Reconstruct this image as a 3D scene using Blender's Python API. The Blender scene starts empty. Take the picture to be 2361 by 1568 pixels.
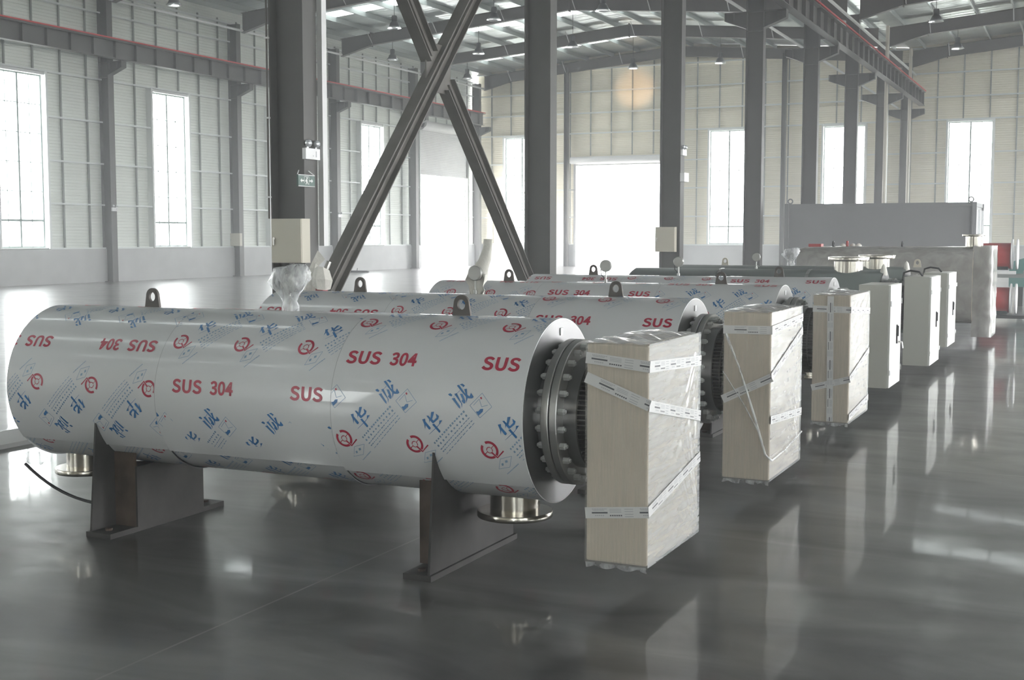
import bpy, bmesh, math, random
from mathutils import Vector, Matrix, noise as mnoise
from mathutils.geometry import tessellate_polygon
random.seed(7)
PI = math.pi
SC = bpy.context.scene
COL = SC.collection

# ------------------------------------------------------------------ camera
PW, PH, FPX = 2361., 1568., 2880.
pitch = math.atan(236. / FPX)
yaw = math.atan(1361. * math.cos(pitch) / FPX)
cam_d = bpy.data.cameras.new('camera')
cam_d.sensor_width = 36.
cam_d.lens = 36. * FPX / PW
cam_d.clip_start = .05
cam_d.clip_end = 400
cam = bpy.data.objects.new('camera', cam_d)
cam.location = (0, 0, 1.6)
cam.rotation_euler = (PI / 2 - pitch, 0, yaw)
COL.objects.link(cam)
SC.camera = cam

# ------------------------------------------------------------------ world, light, exposure
SC.view_settings.view_transform = 'Standard'
SC.view_settings.look = 'None'
SC.view_settings.gamma = 1
SC.view_settings.use_curve_mapping = False
SC.view_settings.exposure = 1.22
W = bpy.data.worlds.new('overcast_sky')
SC.world = W
W.use_nodes = True
bg = W.node_tree.nodes['Background']
bg.inputs[0].default_value = (.98, .985, 1.0, 1)
bg.inputs[1].default_value = 11.0
cy = SC.cycles
cy.use_denoising = True
cy.max_bounces = 7
cy.diffuse_bounces = 5
cy.glossy_bounces = 4
cy.transmission_bounces = 4
cy.transparent_max_bounces = 12
cy.sample_clamp_indirect = 12
cy.caustics_reflective = False
cy.caustics_refractive = False


def portal(cx, cyy, cz, sx, sy, n):
    """daylight opening: a light portal that only guides the sky light in"""
    d = bpy.data.lights.new('sky_portal', 'AREA')
    d.shape = 'RECTANGLE'
    d.size, d.size_y = sx, sy
    d.energy = 1
    d.cycles.is_portal = True
    o = bpy.data.objects.new('sky_portal', d)
    o.location = (cx, cyy, cz)
    o.rotation_euler = Vector(n).to_track_quat('-Z', 'Y').to_euler()
    COL.objects.link(o)


# ------------------------------------------------------------------ materials
def mat(name, col, rough=.5, metal=0., spec=.5, bump=None, var=None, coat=0., alpha=None, aniso=None):
    m = bpy.data.materials.new(name)
    m.use_nodes = True
    nt = m.node_tree
    p = nt.nodes['Principled BSDF']
    p.inputs['Base Color'].default_value = (*col, 1)
    p.inputs['Roughness'].default_value = rough
    p.inputs['Metallic'].default_value = metal
    p.inputs['Specular IOR Level'].default_value = spec
    p.inputs['Coat Weight'].default_value = coat
    p.inputs['Coat Roughness'].default_value = .05
    if var or bump:
        tc = nt.nodes.new('ShaderNodeTexCoord')
        mp = nt.nodes.new('ShaderNodeMapping')
        nt.links.new(tc.outputs['Object'], mp.inputs[0])
        mp.inputs['Scale'].default_value = (var or bump)[1] if isinstance((var or bump)[1], tuple) else ((var or bump)[1],) * 3
        nz = nt.nodes.new('ShaderNodeTexNoise')
        nz.inputs['Scale'].default_value = 1
        nz.inputs['Detail'].default_value = 4
        nt.links.new(mp.outputs[0], nz.inputs['Vector'])
        if var:
            cr = nt.nodes.new('ShaderNodeValToRGB')
            k = var[0]
            c2 = var[2] if len(var) > 2 else tuple(c * (1 - k) for c in col)
            cr.color_ramp.elements[0].position = .35
            cr.color_ramp.elements[1].position = .68
            cr.color_ramp.elements[0].color = (*c2, 1)
            cr.color_ramp.elements[1].color = (*[min(1, c * (1 + k * .6)) for c in col], 1)
            nt.links.new(nz.outputs['Fac'], cr.inputs[0])
            nt.links.new(cr.outputs[0], p.inputs['Base Color'])
        if bump:
            bp = nt.nodes.new('ShaderNodeBump')
            bp.inputs['Strength'].default_value = bump[0]
            bp.inputs['Distance'].default_value = bump[2] if len(bump) > 2 else .01
            n2 = nz
            if var:
                mp2 = nt.nodes.new('ShaderNodeMapping')
                nt.links.new(tc.outputs['Object'], mp2.inputs[0])
                mp2.inputs['Scale'].default_value = bump[1] if isinstance(bump[1], tuple) else (bump[1],) * 3
                n2 = nt.nodes.new('ShaderNodeTexNoise')
                n2.inputs['Scale'].default_value = 1
                n2.inputs['Detail'].default_value = 5
                nt.links.new(mp2.outputs[0], n2.inputs['Vector'])
            nt.links.new(n2.outputs['Fac'], bp.inputs['Height'])
            nt.links.new(bp.outputs[0], p.inputs['Normal'])
    return m


def film_mat(name, fac, tint, scale, rough=.12, strength=.5, dist=.01, rot=(0, 0, 0), k=1.):
    """thin clear plastic: part see-through, part milky and glossy, with wrinkles"""
    m = bpy.data.materials.new(name)
    m.use_nodes = True
    nt = m.node_tree
    p = nt.nodes['Principled BSDF']
    p.inputs['Base Color'].default_value = (*tint, 1)
    p.inputs['Roughness'].default_value = rough
    p.inputs['Specular IOR Level'].default_value = .9
    p.inputs['Coat Weight'].default_value = .5
    p.inputs['Coat Roughness'].default_value = .07
    out = nt.nodes['Material Output']
    tr = nt.nodes.new('ShaderNodeBsdfTransparent')
    mx = nt.nodes.new('ShaderNodeMixShader')
    tc = nt.nodes.new('ShaderNodeTexCoord')
    mp = nt.nodes.new('ShaderNodeMapping')
    mp.inputs['Scale'].default_value = scale
    mp.inputs['Rotation'].default_value = rot
    nz = nt.nodes.new('ShaderNodeTexNoise')
    nz.inputs['Scale'].default_value = 1
    nz.inputs['Detail'].default_value = 5
    nz.inputs['Distortion'].default_value = .6
    bp = nt.nodes.new('ShaderNodeBump')
    bp.inputs['Strength'].default_value = strength
    bp.inputs['Distance'].default_value = dist
    mr = nt.nodes.new('ShaderNodeMapRange')
    mr.inputs[1].default_value = .3
    mr.inputs[2].default_value = .75
    mr.inputs[3].default_value = max(0, fac - .18 * k)
    mr.inputs[4].default_value = min(1, fac + .3 * k)
    L = nt.links.new
    L(tc.outputs['Object'], mp.inputs[0]); L(mp.outputs[0], nz.inputs['Vector'])
    L(nz.outputs['Fac'], bp.inputs['Height']); L(bp.outputs[0], p.inputs['Normal'])
    L(nz.outputs['Fac'], mr.inputs[0]); L(mr.outputs[0], mx.inputs[0])
    L(tr.outputs[0], mx.inputs[1]); L(p.outputs[0], mx.inputs[2]); L(mx.outputs[0], out.inputs[0])
    return m


def glass_mat(name, tint, gl):
    m = bpy.data.materials.new(name)
    m.use_nodes = True
    nt = m.node_tree
    nt.nodes.remove(nt.nodes['Principled BSDF'])
    out = nt.nodes['Material Output']
    a = nt.nodes.new('ShaderNodeBsdfTransparent')
    a.inputs[0].default_value = (*tint, 1)
    g = nt.nodes.new('ShaderNodeBsdfGlossy')
    g.inputs['Roughness'].default_value = .02
    x = nt.nodes.new('ShaderNodeMixShader')
    x.inputs[0].default_value = gl
    nt.links.new(a.outputs[0], x.inputs[1]); nt.links.new(g.outputs[0], x.inputs[2]); nt.links.new(x.outputs[0], out.inputs[0])
    return m


def floor_mat():
    m = bpy.data.materials.new('polished_concrete')
    m.use_nodes = True
    nt = m.node_tree
    p = nt.nodes['Principled BSDF']
    L = nt.links.new
    tc = nt.nodes.new('ShaderNodeTexCoord')

    def noise(scale, detail=4, dist=0.):
        mp = nt.nodes.new('ShaderNodeMapping')
        mp.inputs['Scale'].default_value = scale
        L(tc.outputs['Object'], mp.inputs[0])
        n = nt.nodes.new('ShaderNodeTexNoise')
        n.inputs['Scale'].default_value = 1
        n.inputs['Detail'].default_value = detail
        n.inputs['Distortion'].default_value = dist
        L(mp.outputs[0], n.inputs['Vector'])
        return n
    a = noise((.8, 1.8, 1), 5, .9)
    b = noise((4, 6, 1), 3, .4)
    mx = nt.nodes.new('ShaderNodeMath'); mx.operation = 'MULTIPLY_ADD'
    L(b.outputs['Fac'], mx.inputs[0]); mx.inputs[1].default_value = .35; L(a.outputs['Fac'], mx.inputs[2])
    cr = nt.nodes.new('ShaderNodeValToRGB')
    e = cr.color_ramp.elements
    e[0].position = .5; e[0].color = (.042, .042, .041, 1)
    e[1].position = .85; e[1].color = (.15, .15, .146, 1)
    L(mx.outputs[0], cr.inputs[0])
    # saw cuts every few metres
    sp = nt.nodes.new('ShaderNodeSeparateXYZ')
    L(tc.outputs['Object'], sp.inputs[0])

    def line(axis, off, per):
        s = nt.nodes.new('ShaderNodeMath'); s.operation = 'ADD'; s.inputs[1].default_value = off
        L(sp.outputs[axis], s.inputs[0])
        w = nt.nodes.new('ShaderNodeMath'); w.operation = 'PINGPONG'; w.inputs[1].default_value = per / 2
        L(s.outputs[0], w.inputs[0])
        c = nt.nodes.new('ShaderNodeMath'); c.operation = 'LESS_THAN'; c.inputs[1].default_value = .006
        L(w.outputs[0], c.inputs[0])
        return c
    lx, ly = line(0, 3.25, 6.), line(1, -1.6, 7.37)
    mxl = nt.nodes.new('ShaderNodeMath'); mxl.operation = 'MAXIMUM'
    L(lx.outputs[0], mxl.inputs[0]); L(ly.outputs[0], mxl.inputs[1])
    mc = nt.nodes.new('ShaderNodeMixRGB')
    L(mxl.outputs[0], mc.inputs[0]); L(cr.outputs[0], mc.inputs[1]); mc.inputs[2].default_value = (.17, .165, .155, 1)
    L(mc.outputs[0], p.inputs['Base Color'])
    rr = nt.nodes.new('ShaderNodeMapRange')
    rr.inputs[1].default_value = .3; rr.inputs[2].default_value = .8
    rr.inputs[3].default_value = .31; rr.inputs[4].default_value = .42
    L(b.outputs['Fac'], rr.inputs[0]); L(rr.outputs[0], p.inputs['Roughness'])
    p.inputs['Specular IOR Level'].default_value = .35
    p.inputs['Coat Weight'].default_value = .5
    p.inputs['Coat Roughness'].default_value = .05
    w = noise((3, 3, 1), 2)
    bp = nt.nodes.new('ShaderNodeBump')
    bp.inputs['Strength'].default_value = .05
    bp.inputs['Distance'].default_value = .01
    L(w.outputs['Fac'], bp.inputs['Height'])
    L(bp.outputs[0], p.inputs['Normal']); L(bp.outputs[0], p.inputs['Coat Normal'])
    return m


def haze_mat():
    m = bpy.data.materials.new('thin_haze')
    m.use_nodes = True
    nt = m.node_tree
    nt.nodes.remove(nt.nodes['Principled BSDF'])
    v = nt.nodes.new('ShaderNodeVolumeScatter')
    v.inputs['Color'].default_value = (.96, .98, 1, 1)
    v.inputs['Density'].default_value = .007
    v.inputs['Anisotropy'].default_value = .2
    nt.links.new(v.outputs[0], nt.nodes['Material Output'].inputs['Volume'])
    return m


M = dict(
    floor=floor_mat(),
    ground=mat('outdoor_concrete', (.5, .5, .48), .9),
    dado=mat('painted_plaster', (.56, .56, .56), .8, var=(.06, 1.5)),
    sheetL=mat('pale_grey_cladding', (.80, .83, .78), .5, spec=.3),
    sheetE=mat('cream_grey_cladding', (.88, .83, .70), .5, spec=.3),
    girt=mat('galvanised_girt', (.78, .81, .80), .45),
    strut=mat('galvanised_strut', (.27, .285, .275), .5, metal=.2),
    jamb=mat('white_window_jamb', (.78, .80, .79), .5),
    frame=mat('window_frame_green_grey', (.25, .30, .29), .5),
    glass=glass_mat('window_glass', (.95, .97, .96), .05),
    skylight=glass_mat('skylight_sheet', (.2, .215, .21), .05),
    steel=mat('dark_grey_steel_paint', (.088, .085, .081), .5, var=(.12, .8)),
    steel2=mat('dark_brown_grey_brace_paint', (.135, .125, .112), .55, var=(.2, 3.)),
    rafter=mat('dark_primer_rafter_paint', (.10, .09, .085), .6),
    purlin=mat('galvanised_purlin', (.42, .46, .45), .45, metal=.3),
    foil=mat('silver_roof_insulation', (.62, .66, .66), .33, metal=.75, bump=(.9, (.5, 3.5, 1), .12)),
    tie=mat('pale_grey_tie_paint', (.74, .75, .74), .45),
    pipe=mat('beige_plastic_pipe', (.62, .58, .50), .5),
    red=mat('red_conductor_rail', (.62, .03, .03), .5),
    panel=mat('beige_enamel', (.54, .51, .42), .38, spec=.4),
    cab=mat('cabinet_enamel_shaded', (.50, .50, .45), .35, spec=.4),  # same paint as the doors, darkened to put shade on the body
    cabd=mat('cabinet_enamel_lit', (.68, .69, .65), .35, spec=.4),  # same paint as the body, lightened for the strong side light on the doors
    white=mat('white_plastic', (.8, .8, .8), .35),
    dark=mat('black_rubber', (.015, .015, .017), .5),
    chrome=mat('chrome', (.75, .75, .75), .15, metal=1),
    lens=mat('clear_lamp_lens', (.75, .78, .8), .1, metal=.6),
    green=mat('dark_exit_green', (.06, .12, .10), .4),
    film=mat('white_protective_film', (.65, .66, .665), .32, spec=.4, coat=.45, bump=(.05, (1.2, 5, 5), .004)),
    cut=mat('cladding_edge', (.82, .83, .83), .3),
    gap=mat('dark_insulation_gap', (.035, .03, .026), .9),
    pred=mat('print_red', (.43, .035, .07), .3),
    pblue=mat('print_blue', (.04, .17, .40), .3),
    plight=mat('print_light_blue', (.22, .34, .48), .3),
    brushed=mat('brushed_stainless', (.31, .31, .31), .33, metal=.95),
    flange=mat('machined_flange_steel', (.42, .42, .41), .36, metal=.85),
    bolt=mat('zinc_bolt', (.72, .73, .72), .3, metal=.6),
    nozzle=mat('polished_stainless_nozzle', (.50, .475, .42), .22, metal=1),
    saddle=mat('raw_steel_plate', (.046, .043, .041), .6, metal=.3, var=(.4, 4.)),
    rust=mat('rusty_steel_plate', (.085, .058, .042), .8, var=(.5, 6.)),
    lug=mat('brown_grey_lug', (.10, .09, .08), .6, metal=.2),
    fin=mat('dark_fin_steel', (.05, .05, .05), .5, metal=.5),
    fin2=mat('fin_edge_steel', (.13, .125, .12), .4, metal=.7),
    carton=mat('beige_box_under_film', (.56, .50, .41), .45),
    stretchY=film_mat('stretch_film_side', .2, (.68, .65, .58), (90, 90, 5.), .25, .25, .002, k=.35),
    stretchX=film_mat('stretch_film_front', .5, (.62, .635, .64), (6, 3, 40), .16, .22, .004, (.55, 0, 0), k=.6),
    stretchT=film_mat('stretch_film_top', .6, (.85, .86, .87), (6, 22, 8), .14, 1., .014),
    bag=film_mat('clear_plastic_bag', .36, (.85, .87, .88), (30, 30, 9), .12, 1., .01),
    greyfilm=film_mat('grey_stretch_film', .75, (.36, .355, .335), (6, 20, 4), .2, .7, .01),
    tape=mat('white_packing_tape', (.64, .64, .63), .3),
    ink=mat('tape_ink', (.10, .10, .11), .5),
    ink2=mat('tape_grey_ink', (.42, .43, .44), .5),
    tankg=mat('grey_green_tank_paint', (.15, .175, .165), .4, spec=.45, var=(.1, 2.)),
    paper=mat('white_wrapping_paper', (.72, .70, .64), .8, bump=(.6, 14., .02)),
    dial=mat('gauge_back_grey', (.36, .36, .34), .35, metal=.5),
    redp=mat('red_paint', (.42, .045, .045), .45),
    teal=mat('teal_paint', (.07, .20, .18), .5),
    contain=mat('grey_container_paint', (.22, .225, .228), .5, var=(.06, .5)),
    contw=mat('light_container_door', (.68, .70, .70), .5),
    plank=mat('pale_grey_board', (.50, .50, .49), .6),
    haze=haze_mat(),
    cement=mat('light_blockwork', (.6, .6, .6), .8),
)


# ------------------------------------------------------------------ mesh builder
class MB:
    def __init__(s):
        s.v, s.f, s.m = [], [], []

    def add(s, vs, fs, mi=0):
        o = len(s.v)
        s.v += [tuple(v) for v in vs]
        s.f += [tuple(i + o for i in f) for f in fs]
        s.m += [mi] * len(fs)

    def box(s, x0, x1, y0, y1, z0, z1, mi=0):
        s.add([(x0, y0, z0), (x1, y0, z0), (x1, y1, z0), (x0, y1, z0), (x0, y0, z1), (x1, y0, z1), (x1, y1, z1), (x0, y1, z1)],
              [(0, 3, 2, 1), (4, 5, 6, 7), (0, 1, 5, 4), (1, 2, 6, 5), (2, 3, 7, 6), (3, 0, 4, 7)], mi)

    def prism(s, pts, ax, a, b, mi=0):
        """polygon pts in the two other axes (in xyz order) extruded along axis ax from a to b"""
        n = len(pts)

        def P(p, t):
            q = list(p)
            q.insert(ax, t)
            return q
        vs = [P(p, a) for p in pts] + [P(p, b) for p in pts]
        tri = tessellate_polygon([[Vector((p[0], p[1], 0)) for p in pts]])
        fs = [tuple(t) for t in tri] + [tuple(i + n for i in reversed(t)) for t in tri]
        fs += [(i, (i + 1) % n, (i + 1) % n + n, i + n) for i in range(n)]
        s.add(vs, fs, mi)

    def tube(s, path, r, seg=8, mi=0, caps=True):
        path = [Vector(p) for p in path]
        rs = r if isinstance(r, (list, tuple)) else [r] * len(path)
        rings = []
        up = None
        for i, p in enumerate(path):
            t = (path[min(i + 1, len(path) - 1)] - path[max(i - 1, 0)]).normalized()
            if up is None:
                up = Vector((0, 0, 1)) if abs(t.z) < .9 else Vector((1, 0, 0))
            a = t.cross(up).normalized()
            up = a.cross(t).normalized()
            rings.append([p + (a * math.cos(2 * PI * k / seg) + up * math.sin(2 * PI * k / seg)) * rs[i] for k in range(seg)])
        vs = [v for g in rings for v in g]
        fs = []
        for i in range(len(rings) - 1):
            for k in range(seg):
                fs.append((i * seg + k, i * seg + (k + 1) % seg, (i + 1) * seg + (k + 1) % seg, (i + 1) * seg + k))
        if caps:
            fs.append(tuple(reversed(range(seg))))
            fs.append(tuple((len(rings) - 1) * seg + k for k in range(seg)))
        s.add(vs, fs, mi)

    def lathe(s, prof, c, ax=2, seg=32, mi=0, closed=False):
        """prof: (r, h) pairs; h along axis ax from centre c"""
        vs, fs = [], []
        o1, o2 = [(1, 2), (2, 0), (0, 1)][ax]
        for r, h in prof:
            for k in range(seg):
                t = 2 * PI * k / seg
                q = [0, 0, 0]
                q[ax] = c[ax] + h
                q[o1] = c[o1] + r * math.cos(t)
                q[o2] = c[o2] + r * math.sin(t)
                vs.append(q)
        n = len(prof)
        for i in range(n if closed else n - 1):
            j = (i + 1) % n
            for k in range(seg):
                fs.append((i * seg + k, i * seg + (k + 1) % seg, j * seg + (k + 1) % seg, j * seg + k))
        s.add(vs, fs, mi)

    def hsec(s, x, y, z0, z1, d=.49, w=.28, t=.02, mi=0):
        s.box(x - d / 2, x - d / 2 + t, y - w / 2, y + w / 2, z0, z1, mi)
        s.box(x + d / 2 - t, x + d / 2, y - w / 2, y + w / 2, z0, z1, mi)
        s.box(x - d / 2 + t, x + d / 2 - t, y - .006, y + .006, z0, z1, mi)

    def obj(s, name, ms, parent=None, smooth=0, loc=None):
        me = bpy.data.meshes.new(name)
        me.from_pydata(s.v, [], s.f)
        ms = ms if isinstance(ms, (list, tuple)) else [ms]
        for m in ms:
            me.materials.append(M[m])
        for p, i in zip(me.polygons, s.m):
            p.material_index = i
        if smooth:
            for p in me.polygons:
                p.use_smooth = True
            me.update()
            me.set_sharp_from_angle(angle=math.radians(smooth))
        me.update()
        o = bpy.data.objects.new(name, me)
        COL.objects.link(o)
        if parent:
            o.parent = parent
        if loc:
            o.location = loc
        return o


def recenter(o):
    """move a single-mesh thing's origin to the base of its mesh"""
    me = o.data
    xs = [v.co for v in me.vertices]
    c = Vector(((min(v.x for v in xs) + max(v.x for v in xs)) / 2, (min(v.y for v in xs) + max(v.y for v in xs)) / 2, min(v.z for v in xs)))
    for v in me.vertices:
        v.co -= c
    o.location = o.location + c
    return o


def thing(name, label, cat, loc=(0, 0, 0), group=None):
    o = bpy.data.objects.new(name, None)
    o.empty_display_size = .1
    o.location = loc
    COL.objects.link(o)
    return tag(o, label, cat, group)


def tag(o, label, cat, group=None):
    o['label'] = label
    o['category'] = cat
    if group:
        o['group'] = group
    return o


def st(o, label=None, cat=None):
    o['kind'] = 'structure'
    if label:
        o['label'] = label
        o['category'] = cat
    return o


def dup(root, loc, label=None, group=None, skip=()):
    def cp(o, par):
        c = o.copy()
        COL.objects.link(c)
        c.parent = par
        for ch in o.children:
            if ch.name.split('.')[0] not in skip:
                cp(ch, c)
        return c
    r = cp(root, None)
    r.location = loc
    if label:
        r['label'] = label
    if group:
        r['group'] = group
    return r


# ------------------------------------------------------------------ hall geometry
XL, XC, XR = -32.6, -8.9, 14.8          # left wall, colonnade, right wall
Y0, Y1 = -16.8, 64.6                    # wall behind the camera, end wall
BAY = 7.37
FY = [12.69 + BAY * k for k in range(-4, 8)]    # frame lines
ridgeL, ridgeR = -20.65, 2.95


def raf(x):
    return 11.15 - .085 * (abs(x - ridgeL) if x < XC else abs(x - ridgeR))


def roofz(x):
    return raf(x) + .74


# floor, ground
b = MB(); b.box(XL - .4, XR + .4, Y0 - .3, Y1 + .3, -.2, 0)
st(b.obj('floor', 'floor'))
b = MB(); b.box(-120, 120, -80, 160, -.5, -.21)
st(b.obj('ground', 'ground'))


def corr(mb, axis, c, u0, u1, z0, z1, n, mi=0):
    """horizontally ribbed sheet at axis=c, facing direction n (+1/-1)"""
    p = .11
    prof = []
    def dep(z):
        q = z % p
        return 0 if q < .05 else (.02 * (q - .05) / .01 if q < .06 else (.02 if q < .10 else .02 * (.11 - q) / .01))
    prof.append((z0, dep(z0)))
    z = math.floor(z0 / p) * p
    while z < z1:
        for dz in (0, .05, .06, .10):
            if z0 + 1e-5 < z + dz < z1 - 1e-5:
                prof.append((z + dz, dep(z + dz + 1e-7)))
        z += p
    prof.append((z1, dep(z1)))
    vs, fs = [], []
    for zz, d in prof:
        for u in (u0, u1):
            vs.append((c - n * d, u, zz) if axis == 0 else (u, c - n * d, zz))
    for i in range(len(prof) - 1):
        fs.append((2 * i, 2 * i + 1, 2 * i + 3, 2 * i + 2))
    mb.add(vs, fs, mi)


def wall(name, axis, c, n, u0, u1, ztop, holes, sheet, dado_in=.2, top=None):
    """dado wall 0-1.2 m and ribbed sheet above, with rectangular holes (ua, ub, za, zb)"""
    b = MB()
    cuts = sorted(set([u0, u1] + [h[0] for h in holes] + [h[1] for h in holes]))
    for a, e in zip(cuts[:-1], cuts[1:]):
        hs = sorted([h for h in holes if h[0] <= a + 1e-6 and h[1] >= e - 1e-6], key=lambda h: h[2])
        zs = 0.
        segs = []
        for h in hs:
            if h[2] > zs + 1e-6:
                segs.append((zs, h[2]))
            zs = h[3]
        segs.append((zs, ztop))
        for (za, zb) in segs:
            if za < 1.2:
                zz = min(zb, 1.2)
                w0, w1 = sorted((c + n * dado_in, c - n * .15))
                if axis == 0:
                    b.box(w0, w1, a, e, za, zz, 0)
                else:
                    b.box(a, e, w0, w1, za, zz, 0)
            if zb > 1.2:
                corr(b, axis, c, a, e, max(za, 1.2), zb, n, 1)
    if top:
        b.prism(top, 1, c - .01, c + .01, 1)
    return st(b.obj(name, ['dado', sheet]))


wn = [0]


def window(axis, c, n, ua, ub, za=1.26, zb=7.1, port=True):
    wn[0] += 1
    w = bpy.data.objects.new('window_%d' % wn[0], None)
    w.location = (c, (ua + ub) / 2, za) if axis == 0 else ((ua + ub) / 2, c, za)
    COL.objects.link(w)
    st(w)
    o = w.location

    def bx(mb, u0, u1, d0, d1, z0, z1):
        d0, d1 = sorted((d0 * n, d1 * n))
        if axis == 0:
            mb.box(d0, d1, u0 - o.y, u1 - o.y, z0 - o.z, z1 - o.z)
        else:
            mb.box(u0 - o.x, u1 - o.x, d0, d1, z0 - o.z, z1 - o.z)
    f = MB()
    t = .045
    bx(f, ua, ua + t, -.03, .03, za, zb); bx(f, ub - t, ub, -.03, .03, za, zb)
    bx(f, ua + t, ub - t, -.03, .03, za, za + t); bx(f, ua + t, ub - t, -.03, .03, zb - t, zb)
    mid = (ua + ub) / 2
    bx(f, mid - .035, mid + .035, -.03, .03, za + t, zb - t)
    zt = 2.18
    bx(f, ua + t, mid - .035, -.028, .028, zt - .035, zt + .035)
    bx(f, mid + .035, ub - t, -.028, .028, zt - .035, zt + .035)
    for q in (.25, .75):
        u = ua + (ub - ua) * q
        bx(f, u - .012, u + .012, -.02, .02, za + t, zt - .035)
        bx(f, u - .012, u + .012, -.02, .02, zt + .035, zb - t)
    z = zt + .98
    while z < zb - .2:
        bx(f, ua + t, mid - .035, -.018, .018, z - .012, z + .012)
        bx(f, mid + .035, ub - t, -.018, .018, z - .012, z + .012)
        z += .98
    f.obj('window_frame', 'frame', w)
    g = MB()
    bx(g, ua + t, ub - t, -.045, -.04, za + t, zb - t)
    g.obj('pane', 'glass', w)
    j = MB()
    bx(j, ua - .09, ua, .0, .26, za - .04, zb + .12); bx(j, ub, ub + .09, .0, .26, za - .04, zb + .12)
    bx(j, ua, ub, .0, .2, zb, zb + .1)
    bx(j, ua, ub, .0, .2, za - .04, za)
    j.obj('window_jamb', 'jamb', w)
    if port:
        off = -.12 * n
        cc = (c + off, mid, (za + zb) / 2) if axis == 0 else (mid, c + off, (za + zb) / 2)
        nn = (n, 0, 0) if axis == 0 else (0, n, 0)
        portal(*cc, (ub - ua) if axis == 1 else (zb - za), (zb - za) if axis == 1 else (ub - ua), nn)


# left wall: windows centred in each bay, a roller door in the last bay
SL = XL - .25
winL = [FY[k] + 3.62 for k in range(0, 10)]
holesL = [(y - 1.03, y + 1.03, 1.26, 7.1) for y in winL] + [(57.9, 63.4, 0, 7.35)]
eave = roofz(XL) - .02
wall('wall_left', 0, SL, 1, Y0, Y1, eave, holesL, 'sheetL', .25)
for y in winL:
    window(0, SL, 1, y - 1.03, y + 1.03)
portal(SL - .2, 60.65, 2.5, 5, 5.5, (1, 0, 0))
# right wall: windows and two large open doorways
doorR = [(13., 23.), (31., 39.5)]
winR = [FY[k] + 3.62 for k in range(0, 11) if not any(a - 1.5 < FY[k] + 3.62 < e + 1.5 for a, e in doorR)]
holesR = [(y - 1.03, y + 1.03, 1.26, 7.1) for y in winR] + [(a, e, 0, 7.) for a, e in doorR]
wall('wall_right', 0, XR + .25, -1, Y0, Y1, eave, holesR, 'sheetL', .25)
for y in winR:
    window(0, XR + .25, -1, y - 1.03, y + 1.03)
for a, e in doorR:
    portal(XR + .45, (a + e) / 2, 3.5, 7., e - a, (-1, 0, 0))
# end wall
SE = Y1 + .1
winE = [(-30.85, -28.8), (-18.88, -16.83), (-12.95, -10.9), (-6.95, -4.92), (-1., 1.05), (5., 7.05), (11, 13.)]
holesE = [(a, e, 1.28, 7.2) for a, e in winE] + [(-26.45, -21.25, 0, 5.65)]
gab = [(XL - .4, eave), (ridgeL, roofz(ridgeL)), (XC, roofz(XC)), (ridgeR, roofz(ridgeR)), (XR + .4, eave)]
wall('wall_end', 1, SE, -1, XL, XR, eave, holesE, 'sheetE', .2, gab)
for a, e in winE:
    window(1, SE, -1, a, e, 1.28, 7.2)
portal(-23.85, SE + .2, 2.8, 5.2, 5.6, (0, -1, 0))
# wall behind the camera with windows and an open doorway
winB = [(-18.88, -16.83), (5., 7.05)]
holesB = [(a, e, 1.28, 7.2) for a, e in winB]
wall('wall_front', 1, Y0 - .1, 1, XL, XR, eave, holesB, 'sheetE', .2, gab)
for a, e in winB:
    window(1, Y0 - .1, 1, a, e, 1.28, 7.2)

# roof with translucent strips at the middle of each bay
slopes = [(XL - .3, ridgeL), (ridgeL, XC), (XC, ridgeR), (ridgeR, XR + .3)]
edges = []
ys = [Y0 - .3]
strips = []
for k in range(len(FY) - 1):
    m_ = (FY[k] + FY[k + 1]) / 2
    strips.append((m_ - .5, m_ + .5))
b = MB(); sk = MB()
for xa, xb in slopes:
    ea, eb = roofz(xa + (.001 if xa == XC else 0)), roofz(xb - (.001 if xb == XC else 0))
    lo, hi = (xa + 2.2, xb - .6) if xa in (XL - .3, XC) else (xa + .6, xb - 2.2)

    def z_at(x):
        return ea + (eb - ea) * (x - xa) / (xb - xa)

    def quad(mb, x0, x1, y0, y1):
        mb.add([(x0, y0, z_at(x0)), (x1, y0, z_at(x1)), (x1, y1, z_at(x1)), (x0, y1, z_at(x0))], [(0, 3, 2, 1)])
    prev = Y0 - .3
    for (sa, sb) in strips:
        if (xa >= XC and sb < 48) or (xa < XC and 9 < sa < 29):
            continue
        quad(b, xa, xb, prev, sa)
        quad(b, xa, lo, sa, sb)
        quad(b, hi, xb, sa, sb)
        quad(sk, lo, hi, sa, sb)
        prev = sb
    quad(b, xa, xb, prev, Y1 + .3)
st(b.obj('ceiling', 'foil'))
st(sk.obj('ceiling_skylights', 'skylight'))

# purlins along the hall
for i, x in enumerate([XL + .9 + 1.48 * k for k in range(16)] + [XC + .8 + 1.48 * k for k in range(16)]):
    if x > XR - .3:
        continue
    zt = roofz(x) - .02
    b = MB()
    b.box(-.008, .008, Y0, Y1, -.2, 0); b.box(-.008, .06, Y0, Y1, -.21, -.2); b.box(-.06, .008, Y0, Y1, 0, .008)
    o = b.obj('roof_purlin', 'purlin', loc=(x, 0, zt))
    tag(o, 'pale galvanised purlin running under the roof foil ' + ('of the bay left of the tall colonnade' if x < XC else 'of the bay right of the tall colonnade'), 'purlin', 'roof purlins ' + ('left bay' if x < XC else 'right bay'))

# portal frames: rafters with fly braces
names = {6: 'second', 7: 'third', 8: 'fourth'}


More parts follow.
